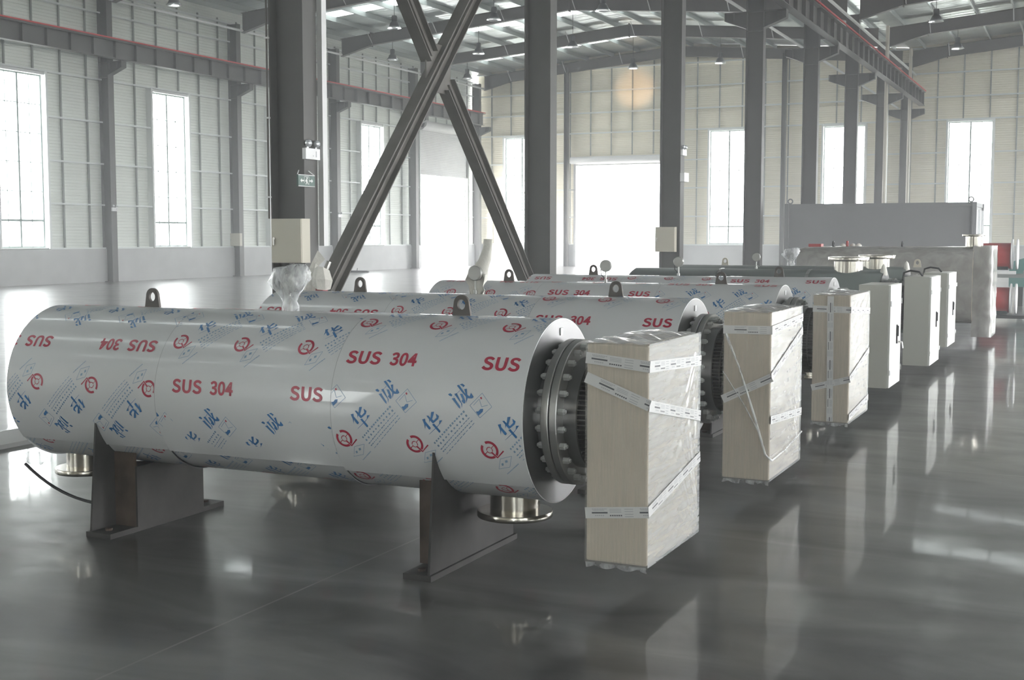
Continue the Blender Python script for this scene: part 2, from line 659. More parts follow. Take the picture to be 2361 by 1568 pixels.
def rafter(xa, xb, xr, y, label, group, braces):
    t = thing('roof_rafter', label, 'roof beam', (xr, y, raf(xr)), group)
    o = t.location
    b = MB()
    N = [xa, xa + 1.6, xr, xb - 1.6, xb]
    zb = [raf(xa + .01) - .28, raf(xa + 1.6), raf(xr), raf(xb - 1.6), raf(xb - .01) - .28]
    zt = [raf(min(max(x, xa + .01), xb - .01)) + .52 for x in N]
    for i in range(4):
        p = [(N[i] - o.x, zb[i] - o.z), (N[i + 1] - o.x, zb[i + 1] - o.z), (N[i + 1] - o.x, zt[i + 1] - o.z), (N[i] - o.x, zt[i] - o.z)]
        b.prism(p, 1, -.006, .006)
        b.prism([p[0], p[1], (p[1][0], p[1][1] + .018), (p[0][0], p[0][1] + .018)], 1, -.11, .11)
        b.prism([(p[3][0], p[3][1] - .018), (p[2][0], p[2][1] - .018), p[2], p[3]], 1, -.11, .11)
    for x in N[1:4]:
        z0, z1 = raf(x) - o.z, raf(x) + .52 - o.z
        b.box(x - o.x - .012, x - o.x + .012, -.12, .12, z0 - .06, z1 + .06)
    b.obj('beam', 'rafter', t)
    for k in range(braces):
        x = xa + 1.7 + (xb - xa - 3) * k / max(1, braces - 1)
        f = MB()
        z = raf(x) - o.z
        f.tube([(x - o.x, -.06, z + .03), (x - o.x, -.62, z + .58)], .022, 4)
        f.obj('fly_brace', 'tie', t)
    return t


ordn = ['far behind the camera', 'behind the camera', 'behind the camera', 'above the camera', 'over the nearest tank row', 'over the nearest crossed braces',
        'third', 'just short of', 'a', 'b', 'c', 'd']
raflab = {
    4: 'dark roof beam over the left bay in line with the near brace column',
    5: 'dark roof beam over the left bay in line with the far brace column',
    6: 'dark roof beam over the left bay just beyond the crossed braces',
    7: 'dark roof beam at top left ending behind the large panel box column',
    8: 'dark roof beam of the left bay crossing behind the tops of the braces',
    9: 'dark roof beam of the left bay passing just behind the crossing of the braces',
    10: 'dark roof beam of the left bay second from the end wall',
    11: 'dark roof beam of the left bay lying against the end wall'}
for k, y in enumerate(FY):
    lab = raflab.get(k, 'dark roof beam over the left bay behind the camera')
    rafter(XL + .6, XC - .24, ridgeL, y, lab, 'roof beams left bay', 7 if k > 5 else 2)
    lab2 = ('dark roof beam right of the colonnade, ' + {10: 'second from the end wall', 11: 'against the end wall', 9: 'third from the end wall, at the top right', 8: 'fourth from the end wall'}.get(k, 'nearer than the visible ones'))
    rafter(XC + .24, XR - .6, ridgeR, y, lab2, 'roof beams right bay', 7 if k > 7 else 2)

# columns ----------------------------------------------------------------


def column(x, y, lab, corb, tall=10.1, grp='tall colonnade columns', d=.49, w=.28, mt='steel'):
    t = thing('steel_column', lab, 'column', (x, y, 0), grp)
    b = MB(); b.hsec(0, 0, .025, tall, d, w)
    b.box(-d / 2 + .02, d / 2 - .02, -w / 2, w / 2, 7.3, 7.32); b.box(-d / 2 + .02, d / 2 - .02, -w / 2, w / 2, 7.83, 7.85)
    b.obj('shaft', mt, t)
    b = MB(); b.box(-d / 2 - .02, d / 2 + .02, -w / 2 - .015, w / 2 + .015, 0, .025)
    b.obj('base_plate', mt, t)
    for s in corb:
        c = MB()
        e = d / 2
        p = [(s * e, 7.38), (s * (e + .62), 7.62), (s * (e + .62), 7.85), (s * e, 7.85)]
        c.prism(p, 1, -.01, .01)
        c.prism([p[0], p[1], (p[1][0], p[1][1] + .018), (p[0][0], p[0][1] + .018)], 1, -.13, .13)
        c.prism([(p[3][0], 7.832), (p[2][0], 7.832), p[2], p[3]], 1, -.13, .13)
        c.box(min(s * (e + .60), s * (e + .62)), max(s * (e + .60), s * (e + .62)), -.13, .13, 7.63, 7.832)
        c.box(min(s * (e + .38), s * (e + .36)), max(s * (e + .38), s * (e + .36)), -.13, .13, 7.54, 7.832)
        c.obj('crane_bracket', mt, t)
    return t


cl = {4: 'large dark steel column left of the crossed braces, carrying a beige panel box',
      5: 'large dark grey steel column at the right end of the crossed braces',
      6: 'dark grey steel column with a beige panel box, right of the open end wall door',
      7: 'dark grey steel column hiding the right edge of the tall end wall window',
      8: 'dark grey steel column rising behind the left part of the grey container',
      9: 'dark grey steel column standing in front of the window above the grey container',
      10: 'dark grey steel column with a pale rain pipe close to its right',
      11: 'dark grey steel column at the end wall, farthest of the colonnade'}
for k, y in enumerate(FY):
    yy = y if k < 11 else y - .1
    column(XC, yy, cl.get(k, 'dark grey steel column of the colonnade behind the camera'), (-1, 1))
ll = {6: 'grey wall column left of the leftmost tall window', 7: 'grey wall column between the two left windows, with a small emergency lamp box',
      8: 'grey wall column with a small beige box, right of the second window', 9: 'grey wall column just right of the tall brace column',
      10: 'grey wall column left of the roller door seen through the braces', 11: 'grey corner column right of the half open roller door'}
for k, y in enumerate(FY):
    yy = y if k < 11 else y - .1
    column(XL + .15, yy, ll.get(k, 'grey wall column of the left wall out of frame'), (1,), 10.3, 'left wall columns', .44, .28)
    column(XR - .15, yy, 'grey wall column of the right wall out of frame', (-1,), 10.3, 'right wall columns', .44, .28)
for x, l in ((-26.95, 'slim grey post left of the open end wall door'), (-20.85, 'slim grey post right of the end wall door, behind the colonnade'),
             (-14.92, 'slim grey post between two end wall windows, left of the container'), (-2.9, 'slim grey post right of the rightmost window'),
             (3., 'slim grey post of the end wall beyond the right edge'), (9., 'slim grey post of the end wall near the right corner')):
    b = MB(); b.hsec(0, 0, 0, raf(x) + .3, .2, .3, .012)
    o = b.obj('wall_post', 'steel', loc=(x, Y1 - .32, 0)); tag(o, l, 'post', 'end wall posts')

# crossed braces between the first two visible colonnade columns
br = thing('crossed_brace', 'crossed dark steel braces between the two largest columns', 'brace', (XC, 16.4, 0))


def brace_arm(name, p, q, w=.27):
    """double channel arm in the YZ plane from p to q (y, z)"""
    a, e = Vector((0, p[0] - 16.4, p[1])), Vector((0, q[0] - 16.4, q[1]))
    d = (e - a).normalized()
    nn = Vector((0, -d.z, d.y))
    b = MB()

    def slab(o0, o1, x0, x1):
        vs = []
        for x in (x0, x1):
            for pt in (a, e):
                for oo in (o0, o1):
                    v = pt + nn * oo
                    vs.append((x, v.y, v.z))
        b.add(vs, [(0, 1, 3, 2), (4, 6, 7, 5), (0, 2, 6, 4), (1, 5, 7, 3), (0, 4, 5, 1), (2, 3, 7, 6)])
    h = w / 2
    slab(-h, h, -.006, .006)
    slab(-h, -h + .016, -.09, .09)
    slab(h - .016, h, -.09, .09)
    slab(-.008, .008, -.05, .05)
    return b.obj(name, 'steel2', br)


brace_arm('brace_arm', (13.03, .54), (19.72, 7.71))
brace_arm('brace_arm', (13.03, 7.55), (16.1, 4.22))
brace_arm('brace_arm', (16.62, 3.86), (19.72, .64))
b = MB(); b.box(-.012, .012, -.42, .32, 3.72, 4.42)
b.obj('gusset_plate', 'steel2', br)

# crane runway beams with red conductor rails


def crane(x, zb, zt, y0, y1, lab, side):
    t = thing('crane_runway_beam', lab, 'crane beam', (x, (y0 + y1) / 2, zb))
    b = MB()
    ym = (y0 + y1) / 2
    b.box(-.13, .13, y0 - ym, y1 - ym, 0, .02); b.box(-.16, .16, y0 - ym, y1 - ym, zt - zb - .02, zt - zb)
    b.box(-.006, .006, y0 - ym, y1 - ym, .02, zt - zb - .02)
    y = y0 + .4
    while y < y1:
        b.box(-.12, -.006, y - ym - .006, y - ym + .006, .02, zt - zb - .02)
        b.box(.006, .12, y - ym - .006, y - ym + .006, .02, zt - zb - .02)
        y += 1.05
    b.obj('girder', 'steel', t)
    b = MB(); b.box(-.035, .035, y0 - ym, y1 - ym, zt - zb, zt - zb + .1)
    b.obj('rail', 'steel', t)
    b = MB(); b.box(side * .16 - .02, side * .16 + .02, y0 - ym, y1 - ym, zt - zb + .04, zt - zb + .085)
    b.obj('conductor_rail', 'red', t)['label'] = 'thin red conductor rail'
    return t


crane(-31.62, 7.86, 8.48, Y0 + .3, 63.3, 'long dark crane beam with red strip along the left wall', 1)
crane(-8.0, 7.86, 8.5, Y0 + .3, 62.9, 'long dark crane beam with red strip on the right side of the colonnade', 1)
crane(XR - .95, 7.86, 8.48, Y0 + .3, 63.3, 'long dark crane beam on the right wall', -1)

# longitudinal ties
for x, z, r, l in ((-32.0, 10.0, .05, 'pale tie tube along the left wall near the roof'), (-8.55, 9.55, .055, 'pale tie tube high above the right crane beam'),
                   (-9.35, 7.98, .045, 'pale tie tube on the left side of the colonnade below the brackets')):
    b = MB(); b.tube([(0, -40, 0), (0, 40.6, 0)], r, 8)
    o = b.obj('tie_tube', 'tie', loc=(x, 24, z), smooth=40); tag(o, l, 'tie')
# rain pipes by the colonnade
for y, l in ((54.0, 'nearer pale rain pipe, right of the colonnade above the container'), (60.9, 'farther pale rain pipe, right of the last colonnade column')):
    b = MB(); b.tube([(0, 0, 0), (0, 0, 10.3)], .075, 10)
    o = b.obj('rain_pipe', 'pipe', loc=(-8.3, y, 0), smooth=40); tag(o, l, 'pipe')

# girts and struts on the walls
for z in (1.22, 2.77, 4.24, 5.73, 7.24, 8.45, 9.6, 10.35):
    spans = []
    if z in (7.24, 8.45, 9.6, 10.35):
        spans = [(Y0, 57.6)] if z == 7.24 else [(Y0, Y1)]
    else:
        prev = Y0
        for y in winL:
            spans.append((prev, y - 1.12)); prev = y + 1.12
        spans.append((prev, 57.8))
        spans.append((63.5, Y1))
    for a, e in spans:
      b = MB(); b.box(-.1, .1, (a - e) / 2, (e - a) / 2, -.025, .03)
      o = b.obj('wall_girt', 'girt', loc=(XL - .14, (a + e) / 2, z))
      tag(o, 'pale horizontal girt on the left wall, %s' % {1.22: 'lowest, on top of the plaster', 2.77: 'first above the plaster', 4.24: 'second above the plaster', 5.73: 'third above the plaster', 7.24: 'along the window heads', 8.45: 'at the crane beam', 9.6: 'above the red strip', 10.35: 'just under the roof'}[z], 'girt', 'left wall girts at height %.1f m' % z)
for z in (1.22, 2.73, 4.24, 5.73, 7.32, 8.42, 9.58, 10.8):
    spans = []
    blk = [h[:2] for h in holesE if h[2] < z < h[3]]
    prev = XL
    for a, e in sorted(blk):
        spans.append((prev, a - .12)); prev = e + .12
    spans.append((prev, XR))
    for a, e in spans:
      b = MB(); b.box((a - e) / 2, (e - a) / 2, -.09, .09, -.03, .03)
      o = b.obj('wall_girt', 'girt', loc=((a + e) / 2, Y1 - .03, z))
      tag(o, 'pale horizontal girt on the end wall, %s' % {1.22: 'lowest, on top of the plaster', 2.73: 'first above the plaster', 4.24: 'second above the plaster', 5.73: 'third above the plaster, level with the door head', 7.32: 'along the window heads', 8.42: 'first above the windows', 9.58: 'second above the windows', 10.8: 'just under the roof beam'}[z], 'girt', 'end wall girts at height %.1f m' % z)
for k in range(len(FY) - 1):
    for i in range(6):
        y = FY[k] + BAY * (i + .5) / 6
        lo = 7.27 if (any(abs(y - w) < 1.15 for w in winL) or 57.7 < y < 63.6) else 1.25
        b = MB(); b.box(-.07, -.02, -.03, .03, lo, 10.5)
        o = b.obj('wall_strut', 'strut', loc=(XL - .15, y, 0))
        tag(o, 'slim vertical strut behind the girts of the left wall', 'strut', 'vertical struts of the left wall')
x = XL + .9
while x < 4:
    ins = [h for h in holesE if h[0] - .1 < x < h[1] + .1]
    lo = (7.32 if ins[0][2] > 0 else 6.1) if ins else 1.25
    b = MB(); b.box(-.03, .03, .02, .06, lo, raf(x) + .3)
    o = b.obj('wall_strut', 'strut', loc=(x, Y1 - .03, 0))
    tag(o, 'slim vertical strut behind the girts of the end wall', 'strut', 'vertical struts of the end wall')
    x += 1.21

# roller door in the left wall (half open) and shutter drum over the end wall door
d1 = bpy.data.objects.new('door_1', None); d1.location = (XL - .1, 60.65, 0); COL.objects.link(d1); st(d1)
b = MB()
z = 5.0
vs, fs = [], []
n_ = 0
while z < 7.3:
    vs += [(.0, -2.7, z), (.0, 2.7, z), (.018, -2.7, z + .045), (.018, 2.7, z + .045)]
    z += .09
for i in range(len(vs) // 2 - 1):
    fs.append((2 * i, 2 * i + 1, 2 * i + 3, 2 * i + 2))
b.add(vs, fs); b.box(-.03, .04, -2.7, 2.7, 4.93, 5.0)
b.obj('shutter_curtain', 'dado', d1)
b = MB(); b.box(-.05, .1, -2.82, -2.7, 0, 7.3); b.box(-.05, .1, 2.7, 2.82, 0, 7.3)
b.obj('guide_rail', 'strut', d1)
b = MB(); b.lathe([(.26, -2.8), (.26, 2.8)], (.15, 0, 7.5), 1, 20); b.lathe([(0, -2.8), (.26, -2.8)], (.15, 0, 7.5), 1, 20)
b.obj('shutter_drum', 'cement', d1, 40)
b = MB(); b.lathe([(0, -.12), (.2, -.12), (.2, .1), (0, .1)], (.35, -2.95, 7.55), 1, 16)
b.obj('shutter_motor', 'dark', d1, 40)
d2 = bpy.data.objects.new('door_2', None); d2.location = (-23.85, Y1 - .1, 0); COL.objects.link(d2); st(d2)
b = MB(); b.lathe([(0, -2.85), (.2, -2.85), (.2, 2.85), (0, 2.85)], (0, -.15, 5.84), 0, 20)
b.obj('shutter_drum', 'white', d2, 40)
b = MB(); b.box(-2.72, -2.58, -.1, .05, 0, 5.65); b.box(2.58, 2.72, -.1, .05, 0, 5.65); b.box(-2.58, 2.58, -.08, .02, 5.55, 5.63)
b.obj('guide_rail', 'dado', d2)

# high-bay lamps
def lamp_proto(loc, lab):
    t = thing('high_bay_lamp', lab, 'lamp', loc, 'bell shaped lamps under the roof')
    b = MB(); b.lathe([(0, .42), (.09, .42), (.11, .36), (.1, .2), (.15, .16), (.2, .04), (.235, 0)], (0, 0, 0), 2, 20)
    b.obj('housing', 'dark', t, 50)
    b = MB(); b.lathe([(.235, 0), (.28, -.05), (.27, -.05), (.2, -.01), (0, -.01)], (0, 0, 0), 2, 20)
    b.obj('reflector', 'lens', t, 50)
    return t


lp = [(-29.3, 7, 'at the top left of the photo'), (-24.85, 8, 'left of the upper brace arm, under the top roof beam'), (-20.6, 8, 'right of the upper brace crossing near the top'),
      (-16.3, 8, 'at the top, right of the brace column'), (-29.3, 9, 'left of the upper brace arm, above the wall'), (-24.95, 9, 'right of the braces crossing'),
      (-20.5, 9, 'left of the end wall door, under the second last roof beam'), (-29.3, 10, 'close to the right of the braces crossing, above the roller door'), (-20.45, 10, 'beside the warm glow on the end wall'),
      (-16.2, 10, 'above the tall window between two columns'), (-5.88, 9, 'at the top right, the larger one'), (-5.85, 10, 'at the top right, smaller and lower, before the end wall')]
L0 = None
for x, k, l in lp:
    lab = 'dark bell shaped lamp ' + l
    p = (x, FY[k], 9.66)
    if L0 is None:
        L0 = lamp_proto(p, lab)
    else:
        r_ = dup(L0, p, lab)
    b = MB(); b.tube([(0, 0, .42), (0, 0, raf(x) - 9.66 + .01)], .012, 6)
    b.obj('suspension_rod', 'dark', L0 if (x, k) == (-29.3, 7) else r_)
# added spot that makes the warm patch on the end wall; real source unknown
ld = bpy.data.lights.new('warm_patch_spot', 'SPOT'); ld.energy = 900; ld.color = (1, .64, .34); ld.spot_size = math.radians(18); ld.spot_blend = .8; ld.shadow_soft_size = .1
lo = bpy.data.objects.new('warm_patch_spot', ld); lo.location = (-20.45, FY[10] - .05, 9.55)
lo.rotation_euler = Vector((-23.05 + 20.45, Y1 - FY[10], .1)).to_track_quat('-Z', 'Y').to_euler(); COL.objects.link(lo)


# panel boxes, emergency lamps, exit sign
def panel_box(loc, w, h, d, lab, face):
    t = thing('electrical_panel_box', lab, 'electrical box', loc)
    b = MB(); b.box(-w / 2, w / 2, 0, d, 0, h)
    b.obj('body', 'panel', t)
    b = MB(); b.box(-w / 2 + .004, w / 2 - .004, -.016, -.001, .004, h - .004)
    b.obj('door', 'panel', t)
    b = MB(); b.box(-w / 2 + .03, -w / 2 + .052, -.03, -.016, h * .40, h * .53); b.lathe([(0, -.02), (.016, -.02), (.016, 0)], (-w / 2 + .05, -.016, h * .55), 1, 12)
    b.obj('lock_handle', 'chrome', t)
    return t


panel_box((-8.785, 12.36, 1.30), .43, .525, .17, 'beige panel box with lock on the large column left of the braces', 0)
panel_box((-8.95, 27.12, 1.28), .46, .56, .15, 'beige panel box on the column right of the open end wall door', 0)
panel_box((-32.33, 41.87, 1.26), .5, .52, .14, 'small beige panel box on the wall column right of the second window', 0)


def em_lamp(loc, lab, sc=1.):
    t = thing('emergency_lamp', lab, 'emergency lamp', loc, 'two headed emergency lamps')
    b = MB(); b.box(0, .05, -.15, .15, 0, .13)
    b.obj('battery_case', 'white', t)
    b = MB(); b.box(.051, .053, .06, .075, .03, .1); b.box(.051, .053, .0, .012, .035, .05)
    b.obj('indicator', 'ink2', t)
    for s in (-1, 1):
        b = MB(); b.lathe([(0, -.02), (.03, -.016), (.045, .0), (.045, .03), (.03, .05), (0, .055)], (.03, s * .085, .19), 0, 16)
        b.lathe([(.012, 0), (.012, .025)], (.03, s * .085, .125), 2, 8)
        b.obj('lamp_head', 'lens', t, 50)
    return t


E0 = em_lamp((-8.652, 12.66, 2.535), 'white emergency lamp with two round heads above the exit sign on the large column')
dup(E0, (-8.652, 27.43, 3.45), 'white emergency lamp on the column right of the open end wall door')
dup(E0, (-32.225, 34.8, 2.55), 'white emergency lamp on the wall column between the two left windows')
dup(E0, (-32.225, 49.54, 2.55), 'white emergency lamp on the wall column right of the tall brace column')

t = thing('exit_sign', 'dark green exit sign with running man and arrows hanging on the large column', 'sign', (-8.60, 12.50, 2.205))
b = MB(); b.box(-.012, .012, -.17, .17, 0, .14); b.obj('sign_plate', 'green', t)
b = MB()
x_ = .0135
def sy(y0, y1, z0, z1): b.box(.012, x_, y0, y1, z0, z1)
sy(-.17, .17, .0, .008); sy(-.17, .17, .132, .14)
sy(-.05, -.045, .04, .12); sy(.045, .05, .02, .12); sy(-.05, .05, .115, .12)
b.prism([(-.13, .07), (-.1, .095), (-.1, .078), (-.055, .078), (-.055, .062), (-.1, .062), (-.1, .045)], 0, .012, x_)
b.prism([(.13, .07), (.1, .045), (.1, .062), (.055, .062), (.055, .078), (.1, .078), (.1, .095)], 0, .012, x_)
b.lathe([(0, 0), (.012, 0), (.012, .0015), (0, .0015)], (.012, .008, .1), 0, 12)
b.prism([(-.012, .088), (.012, .086), (.018, .055), (.036, .03), (.028, .025), (.006, .05), (-.014, .022), (-.022, .028), (-.006, .055), (-.03, .062), (-.028, .07)], 0, .012, x_)
b.obj('pictogram', 'tie', t)
b = MB(); b.tube([(0, -.17, .14), (-.03, -.1, .19)], .006, 6); b.tube([(0, .17, .14), (-.03, .1, .19)], .006, 6)
b.obj('hanger', 'tie', t)
t = thing('exit_sign', 'small white edged exit sign on the column right of the open end wall door', 'sign', (-8.60, 27.42, 2.86))
b = MB(); b.box(-.05, .05, -.17, .17, 0, .2); b.obj('sign_plate', 'white', t)
# cable tray and conduit on the near brace column
b = MB(); b.box(0, .07, 0, .10, 0, 8.); o = b.obj('cable_tray', 'tie', loc=(-8.652, 12.845, 1.5)); tag(o, 'pale vertical cable tray on the right side of the large panel box column', 'cable tray')
t = thing('conduit', 'thin dark conduit with pale clips on the left flange of the large column', 'conduit', (-9.16, 12.53, 1.83))
b = MB(); b.tube([(0, 0, 0), (0, 0, 7)], .012, 8); b.obj('tube', 'lug', t, 40)
for z in (.25, 1.2, 2.15, 3.1):
    b = MB(); b.box(-.03, .03, -.015, .014, z, z + .02); b.obj('clip', 'tie', t)

# ------------------------------------------------------------------ heater tanks
R, ZC = .4395, .775
TX0, TX1, S12, S23 = -5.466, -2.318, -4.42, -3.335
OX = -3.9                                  # origin of a heater in x


try:
    FONT = bpy.data.fonts.load(bpy.utils.system_resource('DATAFILES', path='fonts') + '/Noto Sans CJK Regular.woff2')
except Exception:
    FONT = None


def text_polys(s, cap=.105, bold=.0019):
    cu = bpy.data.curves.new('t', 'FONT')
    if FONT:
        cu.font = FONT
    cu.body = s
    cu.size = cap / .73
    cu.offset = bold
    cu.space_character = 1.02
    cu.resolution_u = 4
    o = bpy.data.objects.new('t', cu)
    COL.objects.link(o)
    dg = bpy.context.evaluated_depsgraph_get()
    me = o.evaluated_get(dg).to_mesh()
    vs = [tuple(v.co[:2]) for v in me.vertices]
    fs = [tuple(p.vertices) for p in me.polygons]
    o.evaluated_get(dg).to_mesh_clear()
    bpy.data.objects.remove(o)
    return vs, fs


def arc_poly(c, r0, r1, a0, a1, n=14):
    a0, a1 = math.radians(a0), math.radians(a1)
    p = [(c[0] + r1 * math.cos(a0 + (a1 - a0) * i / n), c[1] + r1 * math.sin(a0 + (a1 - a0) * i / n)) for i in range(n + 1)]
    p += [(c[0] + r0 * math.cos(a1 - (a1 - a0) * i / n), c[1] + r0 * math.sin(a1 - (a1 - a0) * i / n)) for i in range(n + 1)]
    return p


def seg_poly(a, b_, w):
    d = Vector(b_) - Vector(a)
    n = Vector((-d.y, d.x)).normalized() * w / 2
    a, b_ = Vector(a), Vector(b_)
    return [tuple(a + n), tuple(a - n), tuple(b_ - n), tuple(b_ + n)]


def mirrored(pl):
    return pl


HUA = [[(0.0526, 0.1248), (0.0681, 0.1292), (0.0695, 0.1156), (0.0965, 0.0882), (0.0919, 0.0792), (0.0844, 0.0805), (0.0694, 0.1002), (0.0659, 0.0792), (0.063, 0.1015)],
       [(0.0752, 0.1431), (0.0855, 0.1444), (0.0968, 0.1337), (0.1007, 0.1621), (0.1159, 0.164), (0.111, 0.1453), (0.1054, 0.1281), (0.1129, 0.1225), (0.1292, 0.138), (0.1247, 0.1562), (0.1414, 0.1455), (0.1374, 0.1318), (0.1132, 0.1116), (0.1074, 0.1096), (0.0946, 0.1223), (0.0902, 0.1095), (0.0894, 0.1271)],
       [(0.1044, 0.1042), (0.115, 0.109), (0.1468, 0.076), (0.1442, 0.0689), (0.1384, 0.0678)],
       [(0.0856, 0.0552), (0.0867, 0.0578), (0.1314, 0.0974), (0.1415, 0.1084), (0.1433, 0.1254), (0.1585, 0.1274), (0.1473, 0.1121), (0.1331, 0.0951)]]
CHENG = [[(0.1825, 0.2477), (0.1942, 0.2534), (0.2057, 0.2456), (0.2016, 0.2388), (0.19, 0.2415)],
         [(0.2045, 0.2289), (0.2189, 0.234), (0.2234, 0.2267), (0.2499, 0.1968), (0.2516, 0.1853), (0.2429, 0.1898)],
         [(0.2144, 0.2511), (0.227, 0.2551), (0.2604, 0.2073), (0.2597, 0.1891), (0.2539, 0.2102), (0.2426, 0.2211)],
         [(0.2437, 0.2527), (0.257, 0.2534), (0.276, 0.2213), (0.275, 0.2114), (0.2676, 0.2103), (0.2557, 0.2202), (0.2598, 0.2277)],
         [(0.2218, 0.2902), (0.2331, 0.2942), (0.2684, 0.2573), (0.2942, 0.2438), (0.2995, 0.2607), (0.3154, 0.2417), (0.308, 0.2356), (0.2896, 0.2346), (0.2779, 0.2396), (0.253, 0.2615)],
         [(0.2629, 0.2755), (0.2758, 0.2785), (0.2806, 0.2547), (0.2862, 0.2384), (0.2805, 0.2117), (0.2766, 0.2379), (0.2714, 0.2575)],
         [(0.2359, 0.2954), (0.2487, 0.3008), (0.264, 0.2924), (0.2571, 0.2842), (0.2506, 0.29)],
         [(0.1971, 0.2196), (0.1977, 0.2209), (0.2407, 0.2692), (0.2424, 0.268)]]


def group_template():
    """logo, two brush characters, diamond mark, small print and picture mark; (verts, tris, material)"""
    P = []
    c = (0, 0)
    P.append((arc_poly(c, .033, .045, 118, -38, 20), 0))
    P.append((arc_poly(c, .033, .045, 148, 305, 20), 0))
    P.append((arc_poly(c, .0125, .0165, 60, -25, 8), 0))
    P.append((arc_poly(c, .0125, .0165, 70, 190, 10), 0))
    P.append((arc_poly(c, .0125, .0165, 205, 325, 10), 0))
    P.append((seg_poly((.011, .012), (.024, .025), .003), 0))
    P.append((seg_poly((-.013, -.01), (-.025, -.022), .003), 0))
    P.append(([(0.0067, -0.0148), (0.0138, -0.0084), (0.0351, -0.0321), (0.0682, 0.0035), (0.0732, -0.001), (0.034, -0.0402)], 0))
    P += [(p, 1) for p in HUA + CHENG]
    dm = [(0.0473, -0.041), (0.1073, -0.022), (0.0866, -0.0833), (0.0275, -0.1002)]
    for i in range(4):
        P.append((seg_poly(dm[i], dm[(i + 1) % 4], .0022), 2))
    P.append(([(0.0685, -0.0493), (0.0813, -0.0441), (0.0822, -0.0562), (0.0693, -0.0616)], 2))
    P.append(([(0.0464, -0.0679), (0.0574, -0.0626), (0.0579, -0.0753), (0.0476, -0.0806)], 2))
    mk = [(0.2996, 0.2029), (0.3564, 0.2621), (0.4114, 0.2028), (0.353, 0.1502)]
    for i in range(4):
        P.append((seg_poly(mk[i], mk[(i + 1) % 4],   .0025), 2))
    P.append((seg_poly((.318, .205), (.345, .235),   .0025), 2)); P.append((seg_poly((.345, .235), (.36, .2),   .0025), 2)); P.append((seg_poly((.36, .2), (.39, .21),   .0025), 2))
    P.append(([(0.3323, 0.1769), (0.345, 0.1793), (0.3537, 0.1903), (0.3683, 0.1921), (0.367, 0.179), (0.3455, 0.1596)], 1))
    P.append(([(0.3478, 0.2418), (0.3547, 0.2455), (0.36, 0.2375), (0.3531, 0.2329)], 0))
    rnd = random.Random(3)
    rows = [((0.1061, 0.0121), (0.2821, 0.1854), .0085, .011, .016), ((0.1228, -0.0016), (0.2974, 0.1699), .008, .010, .022),
            ((0.1349, -0.0178), (0.3088, 0.1574), .004, .014, .017), ((0.1441, -0.0287), (0.3236, 0.1451), .004, .012, .015), ((0.1608, -0.0391), (0.3383, 0.1394), .0035, .02, .024)]
    for a, e, h, w, step in rows:
        a, e = Vector(a), Vector(e)
        L = (e - a).length
        d = (e - a) / L
        s = 0.
        while s < L - w:
            ww = w * rnd.uniform(.7, 1)
            P.append((seg_poly(tuple(a + d * s), tuple(a + d * (s + ww)), h * rnd.uniform(.75, 1.25)), 2))
            s += step
    vs, fs, ms = [], [], []
    for poly, m in P:
        o = len(vs)
        vs += poly
        for t in tessellate_polygon([[Vector((p[0], p[1], 0)) for p in poly]]):
            fs.append(tuple(i + o for i in t)); ms.append(m)
    # small latin name below the diamond, running along the diagonal
    tv, tf = text_polys('HUACHENG', .0125, .0004)
    ca, sa = math.cos(math.radians(43)), math.sin(math.radians(43))
    wid = max(v[0] for v in tv)
    k = .10 / wid
    o = len(vs)
    vs += [(.0636 + (x * k) * ca - y * sa, -.1293 + (x * k) * sa + y * ca) for x, y in tv]
    fs += [tuple(i + o for i in f) for f in tf]; ms += [2] * len(tf)
    return vs, fs, ms


def text_template(s):
    tv, tf = text_polys(s)
    y0, y1 = min(v[1] for v in tv), max(v[1] for v in tv)
    x0 = min(v[0] for v in tv)
    return [(x - x0, (y - y0) * .072 / (y1 - y0)) for x, y in tv], tf, [0] * len(tf)


GRP = group_template()
TA = text_template('SUS')
TB = text_template('304')
ta, tb = max(v[0] for v in TA[0]), max(v[0] for v in TB[0])
T304 = ([(x * .19 / ta, y) for x, y in TA[0]] + [(.243 + x * .144 / tb, y) for x, y in TB[0]],
        TA[1] + [tuple(i + len(TA[0]) for i in f) for f in TB[1]], TA[2] + TB[2])


def cyl_pt(u, v, r):
    a = v / R
    return (u - OX, -r * math.cos(a), ZC + r * math.sin(a))


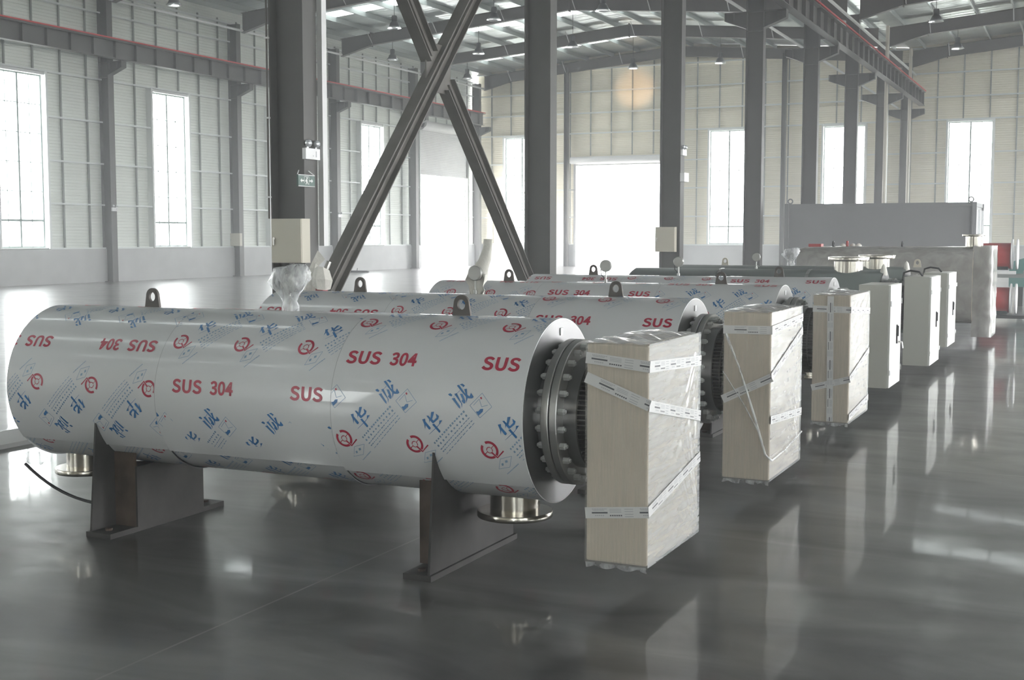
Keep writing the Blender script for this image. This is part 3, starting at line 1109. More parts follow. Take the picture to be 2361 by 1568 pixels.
def build_print(parent, shift, dx=0.):
    """printed decoration laid on the cladding, cut at sheet edges"""
    vs, fs, ms = [], [], []
    #        u range, sign, logo u, logo v, text u, text v, v range
    secs = [(TX0 + .004, S12 - .004, -1, -5.241, .042, -4.47, .31, (-.31, 1.9)),
            (S12 + .004, S23 - .004, 1, -4.325, -.338, -4.306, .031, (-.316, 1.9)),
            (S23 + .004, TX1 - .004, 1, -3.272, -.141, -3.285, .229, (-.343, 1.9)),
            (TX0 + .004, S12 - .004, -1, -5.30, -.33, -4.2, -.9, (-.95, -.335)),
            (S12 + .004, S23 - .004, 1, -4.325, -.565, -4.306, -1.3, (-.95, -.338)),
            (S23 + .004, TX1 - .004, 1, -3.272, -.41, -3.285, -1.3, (-.95, -.365))]
    for si, (ua, ub, sg, lu, lv, tu, tv_, (va, vb)) in enumerate(secs):
        bm = bmesh.new()

        def put(T, u, v, sgn):
            if u < ua - .6 or u > ub + .6 or v < va - .45 or v > vb + .45:
                return
            vv = [bm.verts.new((u + sgn * x, v + sgn * y, 0)) for x, y in T[0]]
            for f, m in zip(T[1], T[2]):
                try:
                    nf = bm.faces.new([vv[i] for i in f]); nf.material_index = m
                except ValueError:
                    pass
        sh = shift if si < 3 else shift * .5
        for row in range(-3, 4):
            for k in range(-4, 9):
                put(GRP, lu + dx + sg * .3905 * k, lv + sh + .648 * row, sg)
            if si < 3:
                for k in range(-3, 5):
                    put(T304, tu + dx + sg * .732 * k, tv_ + sh + .648 * row, sg)
        for co, no in (((ua, 0, 0), (-1, 0, 0)), ((ub, 0, 0), (1, 0, 0)), ((0, va, 0), (0, -1, 0)), ((0, vb, 0), (0, 1, 0))):
            bmesh.ops.bisect_plane(bm, geom=bm.verts[:] + bm.edges[:] + bm.faces[:], plane_co=co, plane_no=no, clear_outer=True)
        v = math.ceil(va / .04) * .04
        while v < vb:
            bmesh.ops.bisect_plane(bm, geom=bm.verts[:] + bm.edges[:] + bm.faces[:], plane_co=(0, v, 0), plane_no=(0, 1, 0))
            v += .04
        bm.verts.index_update()
        rr = (.4385, .4395, .4425)[si % 3] + .0012 - (.009 if si > 2 else 0)
        o = len(vs)
        vs += [cyl_pt(q.co.x, q.co.y, rr) for q in bm.verts]
        for f in bm.faces:
            fs.append(tuple(q.index + o for q in f.verts)); ms.append(f.material_index)
        bm.free()
    me = bpy.data.meshes.new('printed_marks')
    me.from_pydata(vs, [], fs)
    for m in ('pred', 'pblue', 'plight'):
        me.materials.append(M[m])
    for p, i in zip(me.polygons, ms):
        p.material_index = i
        p.use_smooth = True
    o = bpy.data.objects.new('printed_marks', me)
    COL.objects.link(o)
    o.parent = parent
    return o


def shell_section(t, name, ua, ub, r, gaps=(), v0=-.35):
    """one rolled cladding sheet: upper wrap over a lower wrap, lap edge near v=-.37"""
    b = MB()
    nu = max(2, int((ub - ua) / .05))
    v1 = v0 + R * PI * 1.36
    nv = 48
    vs = []
    us = [ua + (ub - ua) * i / nu for i in range(nu + 1)]

    def lift(u):
        s = .003 + .002 * math.sin(u * 9.3) ** 2
        for (g, w, h) in gaps:
            s += h * math.exp(-((u - g) / w) ** 2)
        return s
    for u in us:
        for j in range(nv + 1):
            v = v0 + (v1 - v0) * j / nv
            rr = r + (lift(u) * math.exp(-j * .5) if j < 8 else 0)
            dv = 0
            if j == 0:
                for (g, w, h) in gaps:
                    dv += h * 1.3 * math.exp(-((u - g) / w) ** 2)
            vs.append(cyl_pt(u, v + dv, rr))
    fs = []
    for i in range(nu):
        for j in range(nv):
            a = i * (nv + 1) + j
            fs.append((a, a + 1, a + nv + 2, a + nv + 1))
    b.add(vs, fs, 0)
    # lap edge thickness
    ev = []
    for i, u in enumerate(us):
        p = vs[i * (nv + 1)]
        q = cyl_pt(u, v0 - .007, r - .006)
        ev += [p, q]
    b.add(ev, [(2 * i, 2 * i + 2, 2 * i + 3, 2 * i + 1) for i in range(nu)], 1)
    # lower wrap
    vs = []
    nl = 30
    va, vb = v1 - 2 * PI * R - .02, v0 + .03
    for u in us:
        for j in range(nl + 1):
            vs.append(cyl_pt(u, va + (vb - va) * j / nl, r - .009))
    fs = []
    for i in range(nu):
        for j in range(nl):
            a = i * (nl + 1) + j
            fs.append((a, a + 1, a + nl + 2, a + nl + 1))
    b.add(vs, fs, 0)
    # rim at the seam end, stepping down to the neighbour sheet
    n = 96
    ring = []
    for k in range(n):
        v = 2 * PI * R * k / n
        ring += [cyl_pt(ub, v, r), cyl_pt(ub, v, r - .02)]
    b.add(ring, [(2 * k, 2 * ((k + 1) % n), 2 * ((k + 1) % n) + 1, 2 * k + 1) for k in range(n)], 1)
    ring = []
    for k in range(n):
        v = 2 * PI * R * k / n
        ring += [cyl_pt(ua, v, r), cyl_pt(ua, v, r - .02)]
    b.add(ring, [(2 * k, 2 * k + 1, 2 * ((k + 1) % n) + 1, 2 * ((k + 1) % n)) for k in range(n)], 1)
    o = b.obj(name, ['film', 'cut'], t, smooth=35)
    for (g, w, h) in gaps:
        g_ = MB()
        m = 12
        up, dn = [], []
        for i in range(m + 1):
            u = g + (i / m - .5) * w * 3
            k = math.exp(-((u - g) / w) ** 2) * math.sin(PI * i / m) ** .5
            up.append(cyl_pt(u, v0 + .0 + h * 1.2 * k, r + .0004)); dn.append(cyl_pt(u, v0 - .006 - h * .5 * k, r - .0075))
        g_.add(up + dn, [(i, i + 1, i + m + 2, i + m + 1) for i in range(m)])
        g_.obj('open_lap_gap', 'gap', o)
    return o


def saddle(t, x, sgn, body='saddle'):
    """saddle support: base plate, curved web plate, two ribs and an inner panel; sgn = side of ribs"""
    s = MB()
    s.box(x - .02 if sgn > 0 else x - .13, x + .15 if sgn > 0 else x + .02, -.475, .475, 0, .028)
    o = s.obj('saddle_base_plate', 'saddle', t)
    w = MB()
    rr = R - .004

    def webpoly(hb, ht, zt):
        pts = [(-hb, .028), (hb, .028), (ht, zt)]
        n = 20
        a1 = math.asin(ht / rr)
        for i in range(n + 1):
            a = a1 - 2 * a1 * i / n
            pts.append((rr * math.sin(a), ZC - rr * math.cos(a)))
        pts.append((-ht, zt))
        return pts
    ht = .405
    zt = ZC - math.sqrt(rr * rr - ht * ht)
    w.prism(webpoly(.46, ht, zt - .001), 0, x - .006, x + .006)
    w.obj('saddle_web_plate', body, t)
    for y in (-.27, .27):
        r_ = MB()
        zz = ZC - math.sqrt(rr * rr - y * y)
        r_.box(min(x + sgn * .006, x + sgn * .15), max(x + sgn * .006, x + sgn * .15), y - .006, y + .006, .028, zz)
        r_.obj('saddle_rib', 'rust', t)
    if sgn > 0:
        p_ = MB()
        p_.box(x + .15, x + .162, -.276, .276, .028, ZC - rr + .02)
        p_.obj('saddle_panel', 'saddle', t)
    k = MB()
    for y in (-.4, .4):
        k.lathe([(0, 0), (.02, 0), (.02, .012), (0, .012)], (x + sgn * .07, y, .028), 2, 8)
    k.obj('anchor_hole_cover', 'rust', o)


def lug(t, x, m='lug'):
    b = MB()
    n = 14
    outer = [(-.052, 0), (.052, 0)] + [(.042 * math.cos(PI * i / n), .065 + .045 * math.sin(PI * i / n)) for i in range(n + 1)]
    hole = [(.022 * math.cos(2 * PI * i / 16), .062 + .026 * math.sin(2 * PI * i / 16)) for i in range(16)]
    tri = tessellate_polygon([[Vector((p[0], p[1], 0)) for p in outer], [Vector((p[0], p[1], 0)) for p in hole]])
    al = outer + hole
    z0 = ZC + R - .006
    N = len(al)
    vs = [(x + p[0], -.008, z0 + p[1]) for p in al] + [(x + p[0], .008, z0 + p[1]) for p in al]
    fs = [tuple(f) for f in tri] + [tuple(i + N for i in reversed(f)) for f in tri]
    no = len(outer)
    fs += [(i, (i + 1) % no, (i + 1) % no + N, i + N) for i in range(no)]
    fs += [(no + (i + 1) % 16, no + i, no + i + N, no + (i + 1) % 16 + N) for i in range(16)]
    b.add(vs, fs)
    b.obj('lifting_lug', m, t)


def nozzle_down(t, x, m='nozzle'):
    b = MB()
    b.lathe([(.122, .40), (.122, .272)], (x, 0, 0), 2, 40)
    b.lathe([(.12, .272), (.183, .272), (.186, .268), (.186, .245), (.183, .241), (.1, .241), (.1, .38)], (x, 0, 0), 2, 48)
    b.obj('bottom_nozzle', m, t, 40)


def bolts(t, fl, x, side, r, n=24):
    """hex nuts on a flange face"""
    me = None
    for k in range(n):
        a = 2 * PI * (k + .5) / n
        if me is None:
            b = MB()
            b.lathe([(0, .028), (.0145, .028), (.0165, .025), (.0165, .0), (0, 0)], (0, 0, 0), 0, 6)
            b.lathe([(0, .036), (.009, .036), (.009, .028)], (0, 0, 0), 0, 8)
            o = b.obj('flange_bolt', 'bolt', fl)
            me = o.data
        else:
            o = bpy.data.objects.new('flange_bolt', me)
            COL.objects.link(o)
            o.parent = fl
        o.location = (x, r * math.cos(a), ZC + r * math.sin(a))
        if side < 0:
            o.rotation_euler = (0, 0, PI)


def heads(t, steel='flange', nb=24):
    """right-hand end: annular plate, two bolted flanges, neck and finned ring (local x)"""
    X = lambda x: x - OX
    b = MB()
    b.lathe([(.20, 0), (R - .002, 0), (R - .002, -.01), (.20, -.01)], (X(TX1 + .001), 0, ZC), 0, 72, closed=True)
    b.lathe([(.285, -.02), (.285, .05)], (X(TX1), 0, ZC), 0, 64)
    b.obj('end_plate', 'brushed', t, 40)
    b = MB(); b.box(X(TX1) + .002, X(TX1) + .006, -.016, .016, ZC + R - .078, ZC + R - .042)
    b.obj('small_label_plate', 'white', t)
    for x0, x1, sd in ((-2.274, -2.238, -1), (-2.232, -2.196, 1)):
        b = MB()
        b.lathe([(.20, 0), (.343, 0), (.346, .003), (.346, x1 - x0 - .003), (.343, x1 - x0), (.20, x1 - x0)], (X(x0), 0, ZC), 0, 80)
        o = b.obj('bolted_flange', steel, t, 40)
        bolts(t, o, X(x0) if sd < 0 else X(x1), sd, .315, nb)
    b = MB(); b.lathe([(.335, 0), (.335, .008)], (X(-2.239), 0, ZC), 0, 64)
    b.obj('gasket', 'dark', t, 40)
    b = MB()
    b.lathe([(.262, 0), (.262, .062), (.20, .062)], (X(-2.196), 0, ZC), 0, 64)
    b.obj('neck', 'brushed', t, 40)
    b = MB()
    b.lathe([(.235, 0), (.235, .10)], (X(-2.134), 0, ZC), 0, 64, 0)
    b.lathe([(.235, .0), (.262, .0), (.262, .006), (.235, .006)], (X(-2.134), 0, ZC), 0, 64, 1)
    b.lathe([(.235, 0), (.262, 0), (.262, .006), (.235, .006)], (X(-2.134) + .05, 0, ZC), 0, 64, 1)
    for k in range(72):
        a = 2 * PI * k / 72
        c, s_ = math.cos(a), math.sin(a)
        p = []
        for rr in (.234, .262):
            for w in (-.0022, .0022):
                p.append((rr * c - w * s_, rr * s_ + w * c))
        q = [(p[0][0], p[0][1] + ZC), (p[1][0], p[1][1] + ZC), (p[3][0], p[3][1] + ZC), (p[2][0], p[2][1] + ZC)]
        b.prism(q, 0, X(-2.128), X(-2.04), 1)
    b.obj('cooling_fins', ['fin', 'fin2'], t, 30)


def ribbon(b, pts, w, off=.004, seed=0):
    """printed tape: pts = list of (x,y,z) corner points around a box; normal per segment"""
    rnd = random.Random(seed)
    for (p, q, n) in pts:
        p, q, n = Vector(p), Vector(q), Vector(n)
        d = (q - p)
        L = d.length
        d.normalize()
        u = n.cross(d).normalized()
        if u.z < -.01 or (abs(u.z) < .01 and u.y < 0):
            u = -u
        o = n * off
        b.add([p - u * w / 2 + o, q - u * w / 2 + o, q + u * w / 2 + o, p + u * w / 2 + o], [(0, 1, 2, 3)], 0)
        s = .02 + rnd.uniform(0, .05)
        o2 = n * (off + .0006)

        def mark(s0, s1, v0, v1, mi):
            s1 = min(s1, L - .002)
            if s1 - s0 < .003:
                return
            b.add([p + d * s0 + u * v0 * w + o2, p + d * s1 + u * v0 * w + o2, p + d * s1 + u * v1 * w + o2, p + d * s0 + u * v1 * w + o2], [(0, 1, 2, 3)], mi)
        while s < L - .02:
            mark(s, s + .075, -.07, .07, 1)
            mark(s + .004, s + .06, .2, .26, 2)
            x = s + .015
            while x < s + .055:
                mark(x, x + .006, -.3, -.2, 2); x += .009
            for i, v in enumerate((.3, .17, .04)):
                mark(s + .085, s + .14, v - .025, v + .025, 2)
            x = s + .002
            while x < s + .07:
                mark(x, x + .005, .30, .38, 2); x += .008
            for v in (-.35, -.15, .1, .3):
                mark(s + .155, s + .195, v - .03, v + .03, 2)
            x = s + .085
            while x < s + .145:
                mark(x, x + .007, -.32, -.2, 1); x += .010
            s += .225


def wrapped_box(t, y0, y1, z0, z1, bands, seed, x0=-2.037, x1=-1.752, film=True):
    """terminal box with stretch film and tape; local y from heater axis"""
    X = lambda x: x - OX
    a, e = X(x0), X(x1)
    b = MB()
    b.box(a, e, y0, y1, z0, z1)
    bx = b.obj('terminal_box', 'carton', t)
    mod = bx.modifiers.new('bevel', 'BEVEL'); mod.width = .008; mod.segments = 2
    rnd = random.Random(seed)

    def sheet(name, f, nu, nv, m, amp, disp):
        b = MB()
        vs = []
        for i in range(nu + 1):
            for j in range(nv + 1):
                u, v = i / nu, j / nv
                vs.append(f(u, v, disp(u, v) if callable(disp) else 0))
        b.add(vs, [(i * (nv + 1) + j, (i + 1) * (nv + 1) + j, (i + 1) * (nv + 1) + j + 1, i * (nv + 1) + j + 1) for i in range(nu) for j in range(nv)])
        return b.obj(name, m, bx, smooth=180)
    H = z1 - z0
    ph = [rnd.uniform(0, 6.28) for _ in range(8)]

    def wy(u, v):
        edge = min(1, 8 * min(u, 1 - u)) * min(1, 8 * min(v, 1 - v))
        return .006 + edge * (.0004 * math.sin(60 * u + ph[0] + 3 * math.sin(4 * v)) + .001 * math.sin(9 * v + ph[2]))

    def wx(u, v):
        edge = min(1, 8 * min(u, 1 - u)) * min(1, 8 * min(v, 1 - v))
        # folds fanning out of the lower and upper far corners
        an = math.atan2(v + .08, 1.05 - u)
        an2 = math.atan2(1.05 - v, 1.05 - u)
        r1 = math.hypot(1 - u, v)
        r2 = math.hypot(1 - u, 1 - v)
        n1 = mnoise.noise((an * 19, r1 * 2.5, ph[3]))
        n2 = mnoise.noise((an2 * 15, r2 * 3, ph[4]))
        n3 = mnoise.noise((u * 3 + v * 7, (v - u * .5) * 22, ph[5]))
        return .0065 + edge * (.0075 * math.exp(-r1 * r1 * 3) * n1 + .006 * math.exp(-r2 * r2 * 5) * n2 + .0018 * n3)
    if film:
        sheet('stretch_film', lambda u, v, d: (a - .004 + (e - a + .010) * u, y0 - d, z0 - .006 + (H + .012) * v), 60, 30, 'stretchY', 0, wy)
        sheet('stretch_film', lambda u, v, d: (e + d, y0 - .006 + (y1 - y0 + .012) * u, z0 - .006 + (H + .012) * v + (.05 * max(0, u - .5) * max(0, .12 - v) * 0)), 90, 110, 'stretchX', 0, wx)
        sheet('stretch_film', lambda u, v, d: (a - .004 + (e - a + .01) * u, y0 - .006 + (y1 - y0 + .012) * v,
                                               z1 + .006 + .022 * math.sin(PI * v) ** .6 * math.sin(PI * min(1, u + .1)) * (.6 + .4 * math.sin(17 * v + 5 * u + ph[6])) + .003 * math.sin(50 * v + 20 * u)), 40, 60, 'stretchT', 0, None)
        # loose skirt under the bottom edge
        sheet('film_skirt', lambda u, v, d: (a + (e - a) * u, y0 - .008 + .01 * v, z0 - .004 - .028 * v * (.5 + .5 * abs(math.sin(9 * u + ph[7])))), 30, 4, 'bag', 0, None)
    if bands:
        b = MB()
        for i, (zl, zc, zr) in enumerate(bands):
            seg = []
            if zl is not None:
                seg.append(((a, y0, zl), (e + .0115, y0, zc), (0, -1, 0)))
            seg.append(((e, y0 - .0115, zc), (e, y1, zr), (1, 0, 0)))
            ribbon(b, seg, .050, .0115, seed + i)
        b.obj('packing_tape', ['tape', 'ink', 'ink2'], bx)
    return bx


def gauge(t, x, kind, r=.052, h=.10, y=0.):
    """thermometer on the top centreline"""
    X = x - OX
    z0 = ZC + R - .004
    b = MB()
    b.tube([(X, y, z0), (X, y, z0 + .03)], .014, 10)
    b.tube([(X, y, z0 + .03), (X, y, z0 + h)], .007, 8)
    b.lathe([(0, -.018), (r * .9, -.018), (r, -.012), (r, .012), (r * .95, .016), (0, .016)], (X, y, z0 + h + r * .9), 1, 28)
    o = b.obj('thermometer', 'dial', t, 40)
    zt = z0 + h + r * .9
    if kind == 'bag':
        b = MB()
        n, m_ = 22, 13
        prof = [(.045, 0), (.048, .03), (.04, .055), (.052, .085), (.082, .12), (.112, .165), (.105, .195), (.095, .225), (.085, .240), (.0, .243)]
        vs = []
        for i, (rr, hh) in enumerate(prof):
            for k in range(n):
                a = 2 * PI * k / n
                q = rr * (1 + .10 * math.sin(3 * a + i) + .07 * math.sin(7 * a + i * 2))
                vs.append((X + q * 1.1 * math.cos(a), y + q * .62 * math.sin(a), z0 + hh + .012 * math.cos(a) * (i > 4)))
        b.add(vs, [(i * n + k, i * n + (k + 1) % n, (i + 1) * n + (k + 1) % n, (i + 1) * n + k) for i in range(len(prof) - 1) for k in range(n)])
        b.obj('plastic_bag', 'bag', o, 180)
    if kind == 'paper':
        b = MB()
        n = 16
        prof = [(.05, 0), (.06, .03), (.052, .06), (.075, .10), (.07, .14)]
        vs = []
        for i, (rr, hh) in enumerate(prof):
            for k in range(n + 1):
                a = PI * 1.05 * k / n - .1
                q = rr * (1 + .14 * math.sin(5 * a + i * 1.7))
                vs.append((X + q * math.cos(a), y + q * .7 * math.sin(a) + .01, z0 + hh))
        b.add(vs, [(i * (n + 1) + k, i * (n + 1) + (k + 1), (i + 1) * (n + 1) + (k + 1), (i + 1) * (n + 1) + k) for i in range(len(prof) - 1) for k in range(n)])
        # standing upper part, a long loose roll
        vs = []
        prof = [(.062, .12, 0, .0), (.06, .17, .0, .02), (.045, .24, .035, .03), (.036, .31, .05, .035), (.034, .38, .055, .04)]
        for i, (rr, hh, ox, oy) in enumerate(prof):
            for k in range(n):
                a = 2 * PI * k / n
                vs.append((X + ox + rr * math.cos(a) * (1 + .08 * math.sin(4 * a + i)), y + .045 + oy + rr * .6 * math.sin(a), z0 + hh))
        b.add(vs, [(i * n + k, i * n + (k + 1) % n, (i + 1) * n + (k + 1) % n, (i + 1) * n + k) for i in range(len(prof) - 1) for k in range(n)])
        b.obj('paper_wrap', 'paper', o, 50)
    if kind == 'bare':
        b = MB(); b.tube([(X - .045, y, zt - .03), (X - .04, y, zt - .08), (X - .018, y, z0 + .05), (X - .012, y, z0 + .02)], .004, 6)
        b.obj('capillary', 'dark', o, 40)
    return o


def heater(y, label, shift, dx, seed, box, gk, printed=True):
    t = thing('electric_heater', label, 'heater', (OX, y, 0), 'row of horizontal heater tanks')
    X = lambda x: x - OX
    g2 = ((-4.345, .042, .024),) if seed == 1 else ()
    g3 = ((-3.57, .12, .024),) if seed == 1 else ()
    if printed:
        shell_section(t, 'cladding_sheet', TX0, S12, .4385, (), -.32)
        shell_section(t, 'cladding_sheet', S12, S23, .4395, g2 + g3, -.325)
        shell_section(t, 'cladding_sheet', S23, TX1, .4425)
        b = MB(); b.lathe([(0, -.05), (.2, -.04), (.38, -.015), (.436, 0)], (X(TX0), 0, ZC), 0, 64)
        b.obj('end_cap', 'film', t, 60)
        for sx, sr in ((S12, .4396), (S23, .4426)):
            b = MB(); b.lathe([(sr, -.0015), (sr + .0006, 0), (sr, .0015)], (X(sx), 0, ZC), 0, 96)
            b.obj('seam', 'ink2', t, 60)
        build_print(t, shift, dx)
    for x in (-4.80, -2.85):
        lug(t, X(x))
    for x in (-5.31, -2.56):
        nozzle_down(t, X(x))
    saddle(t, X(-4.86), 1)
    saddle(t, X(-2.79), -1)
    heads(t)
    if box:
        wrapped_box(t, *box, seed)
    gauge(t, -3.875, gk)
    return t


B1 = [(1.075, 1.045, 1.006), (.989, .876, .735), (.381, .410, .535)]
B2 = [(1.052, 1.055, 1.085), (.63, .775, 1.0), (None, .52, .47)]
B3 = [(1.045, 1.04, .99), (.42, .50, .66), (None, .2, .26)]
H1 = heater(5.47, 'nearest film covered heater tank, with red and blue print and the largest wrapped box', 0, 0, 1, (-.37, .385, .165, 1.136, B1), 'bag')
H2 = heater(7.64, 'second nearest heater tank, its gauge in white paper, its box crossed by twisted film', .067, 0, 2, (-.33, .50, .154, 1.155, B2), 'paper')
H3 = heater(10.13, 'third nearest heater tank, with a vertical printed tape on its wrapped box', .35, 0, 3, (-.25, .62, .153, 1.15, B3), 'bare')

# black cable with wrapped plug under the left end of the nearest tank
b = MB()
pts = []
for i in range(13):
    s_ = i / 12
    pts.append((-5.62 + .62 * s_ - OX, -.18 + .05 * s_, .29 - .20 * (1 - (1 - s_) ** 2.4)))
b.tube(pts, .009, 8)
b.obj('hanging_cable', 'dark', H1, 60)
b = MB(); b.lathe([(0, -.06), (.03, -.055), (.045, 0), (.04, .05), (.02, .07), (.018, .12)], (-5.57 - OX, -.16, .325), 0, 12)
b.obj('bagged_plug', 'bag', H1, 60)
# twisted film cord on the second box and loose film tail
b2 = [c for c in H2.children if c.name.startswith('terminal_box')][0]
b = MB()
b.tube([(-2.02 - OX, -.345, 1.03), (-1.93 - OX, -.352, .82), (-1.83 - OX, -.352, .52), (-1.77 - OX, -.345, .31), (-1.735 - OX, -.32, .275), (-1.732 - OX, 0, .29), (-1.732 - OX, .47, .34)], [.009, .006, .008, .007, .006, .005, .006], 8)
b.tube([(-2.035 - OX, -.342, .80), (-1.9 - OX, -.345, .6), (-1.8 - OX, -.343, .42)], .004, 6)
b.obj('twisted_film_cord', 'bag', b2, 60)
b3 = [c for c in H3.children if c.name.startswith('terminal_box')][0]
b = MB()
ribbon(b, [((-1.90 - OX, -.25, 1.145), (-1.89 - OX, -.25, .16), (0, -1, 0))], .05, .0135, 5)
b.obj('vertical_packing_tape', ['tape', 'ink', 'ink2'], b3)


# fourth heater: bare cabinet instead of a wrapped box
def cabinet_box(t, y0, y1, z0, z1, x0, x1, nd, handle=True):
    X = lambda x: x - OX
    b = MB(); b.box(X(x0), X(x1) - .02, y0, y1, z0, z1)
    bx = b.obj('terminal_box', 'cab', t)
    m = bx.modifiers.new('bevel', 'BEVEL'); m.width = .004; m.segments = 2
    w = (y1 - y0) / nd
    for i in range(nd):
        d = MB()
        d.box(X(x1) - .018, X(x1), y0 + i * w + .003, y0 + (i + 1) * w - .003, z0 + .004, z1 - .004)
        do = d.obj('cabinet_door', 'cabd', bx)
        if i == nd - 1 or nd == 1:
            h = MB()
            yh = y0 + i * w + .07
            zc = z0 + (z1 - z0) * .5
            h.box(X(x1), X(x1) + .012, yh - .012, yh + .012, zc - .09, zc + .09)
            h.box(X(x1) + .012, X(x1) + .022, yh - .008, yh + .008, zc - .02, zc + .08)
            h.obj('door_handle', 'dark', do)
        h = MB()
        for zz in (z0 + .12, z1 - .2):
            h.lathe([(0, 0), (.008, 0), (.008, .05), (0, .05)], (X(x1) + .004, y0 + (.012 if i == 0 else (y1 - y0) - .012), zz), 2, 8)
        h.obj('hinge', 'chrome', do)
    return bx


H4 = heater(12.19, 'film covered heater tank with a plain cream cabinet carrying a key in its door', .24, 0, 4, None, 'bare')
cabinet_box(H4, -.26, .43, .20, 1.163, -2.04, -1.75, 2)
b = MB(); b.tube([(-1.75 - OX, .25, .60), (-1.71 - OX, .25, .60), (-1.70 - OX, .25, .54)], .006, 6); b.lathe([(0, 0), (.016, 0), (.016, .02), (0, .02)], (-1.75 - OX, .25, .60), 0, 10)
b.obj('key_ring', 'chrome', H4)


def green_heater(y, label, box, noz, gk, seed, lugs=True):
    t = thing('electric_heater', label, 'heater', (OX, y, 0), 'row of horizontal heater tanks')
    X = lambda x: x - OX
    b = MB(); b.lathe([(0, -.08), (.25, -.06), (.40, -.02), (R, .03), (R, TX1 - TX0 - .02), (R - .01, TX1 - TX0), (.2, TX1 - TX0)], (X(TX0), 0, ZC), 0, 72)
    b.obj('tank_shell', 'tankg', t, 40)
    for x in (-4.3, -3.2):
        b = MB()
        b.lathe([(R + .002, -.02), (R + .004, 0), (R + .002, .02)], (X(x), 0, ZC), 0, 72)
        b.obj('shell_band', 'chrome', t, 60)
    for x in ((-4.80, -2.20) if lugs else ()):
        lug(t, X(x), 'panel' if lugs else 'lug')
    b = MB()
    b.lathe([(.17, -.06), (.17, .12)], (X(noz), 0, ZC + R), 2, 40)
    b.lathe([(.15, .105), (.238, .105), (.24, .108), (.24, .152), (.238, .155), (.16, .155), (.16, .02)], (X(noz), 0, ZC + R), 2, 48)
    b.obj('top_nozzle', 'nozzle', t, 40)
    saddle(t, X(-4.86), 1)
    saddle(t, X(-2.79), -1)
    heads(t, nb=16)
    cabinet_box(t, *box)
    b = MB(); b.lathe([(.045, 0), (.04, .05), (.025, .11), (0, .14)], (X(-2.32), -.12, ZC + R - .06), 2, 14)
    b.obj('paper_cap', 'paper', t, 50)
    gauge(t, -3.875, gk)
    return t


H5 = green_heater(15.35, 'nearer grey green painted heater tank, with the widest cream cabinet', (-.37, .53, .125, 1.15, -2.05, -1.75, 2), -2.75, 'none', 5, False)
H6 = green_heater(17.25, 'farther grey green painted heater tank, its cream cabinet last in the row', (-.46, .45, .2, 1.15, -2.06, -1.75, 2), -2.72, 'bag', 6)
for hh in (H5, H6):
    b = MB(); b.tube([(-2.12 - OX, .0, 1.10), (-2.10 - OX, -.05, 1.19), (-2.02 - OX, -.1, 1.215), (-1.92 - OX, -.1, 1.20), (-1.88 - OX, -.1, 1.15)], .012, 8)
    b.obj('flexible_conduit', 'dark', hh, 60)

# large wrapped tank behind the green ones
t = thing('wrapped_tank', 'long tank fully wrapped in grey stretch film in front of the grey container', 'tank', (-3.2, 20.5, 0))
b = MB()
n = 40
vs = []
prof = [(-1.20, .0), (-1.20, .80), (-1.18, .97), (-1.1, 1.), (-.4, 1.005), (.3, 1.), (.9, 1.), (1.46, 1.)]
for i, (xx, rr) in enumerate(prof):
    for k in range(n):
        a = 2 * PI * k / n
        c_, s_ = math.cos(a), math.sin(a)
        q = rr * (1 + .008 * math.sin(5 * a + i) + .006 * math.sin(11 * a + 2 * i))
        vs.append((xx, q * .60 * math.copysign(abs(c_) ** .42, c_), .875 + q * .58 * math.copysign(abs(s_) ** .42, s_)))
b.add(vs, [(i * n + k, i * n + (k + 1) % n, (i + 1) * n + (k + 1) % n, (i + 1) * n + k) for i in range(len(prof) - 1) for k in range(n)])
b.obj('tank_shell', 'carton', t, 60)
b = MB()
vs = [(v[0] - .004, v[1] * 1.012, .875 + (v[2] - .875) * 1.012) for v in vs]
b.add(vs, [(i * n + k, i * n + (k + 1) % n, (i + 1) * n + (k + 1) % n, (i + 1) * n + k) for i in range(len(prof) - 1) for k in range(n)])
b.obj('stretch_film', 'greyfilm', t, 60)
b = MB(); b.box(1.45, 1.72, -.46, .46, .14, 1.46)
tb = b.obj('terminal_box', 'carton', t)
b = MB()
m1 = 26
vs = []
for i in range(m1 + 1):
    for j in range(41):
        u, v = i / m1, j / 40
        # wraps three sides of the box
        s_ = u * (.27 + .92 + .27)
        if s_ < .27:
            p = (1.45 + s_, -.47)
        elif s_ < 1.19:
            p = (1.73, -.47 + (s_ - .27))
        else:
            p = (1.72 - (s_ - 1.19), .47)
        w = .008 * math.sin(30 * u + 9 * v) * math.sin(22 * v + 3)
        vs.append((p[0] + w, p[1] - abs(w), .10 + 1.38 * v))
b.add(vs, [(i * 41 + j, (i + 1) * 41 + j, (i + 1) * 41 + j + 1, i * 41 + j + 1) for i in range(m1) for j in range(40)])
b.obj('stretch_film', 'greyfilm', tb, 180)
for x in (-.75, .85):
    b = MB(); b.box(x - .1, x + .1, -.5, .5, 0, .03); b.prism([(-.45, .03), (.45, .03), (.4, .55), (.2, .32), (0, .28), (-.2, .32), (-.4, .55)], 0, x - .01, x + .01)
    b.obj('saddle_support', 'saddle', t)
b = MB()
b.lathe([(.13, -.06), (.13, .16)], (1.42, 0, 1.46), 2, 32)
b.lathe([(.11, .16), (.18, .16), (.182, .163), (.182, .19), (.18, .193), (.11, .193)], (1.42, 0, 1.46), 2, 40)
b.box(1.32, 1.5, -.16, .16, 1.38, 1.46)
b.obj('top_nozzle', 'nozzle', t, 40)
b = MB(); b.box(-1.1, -.9, -.1, .1, 1.44, 1.50)
b.obj('red_cap_plate', 'redp', t)
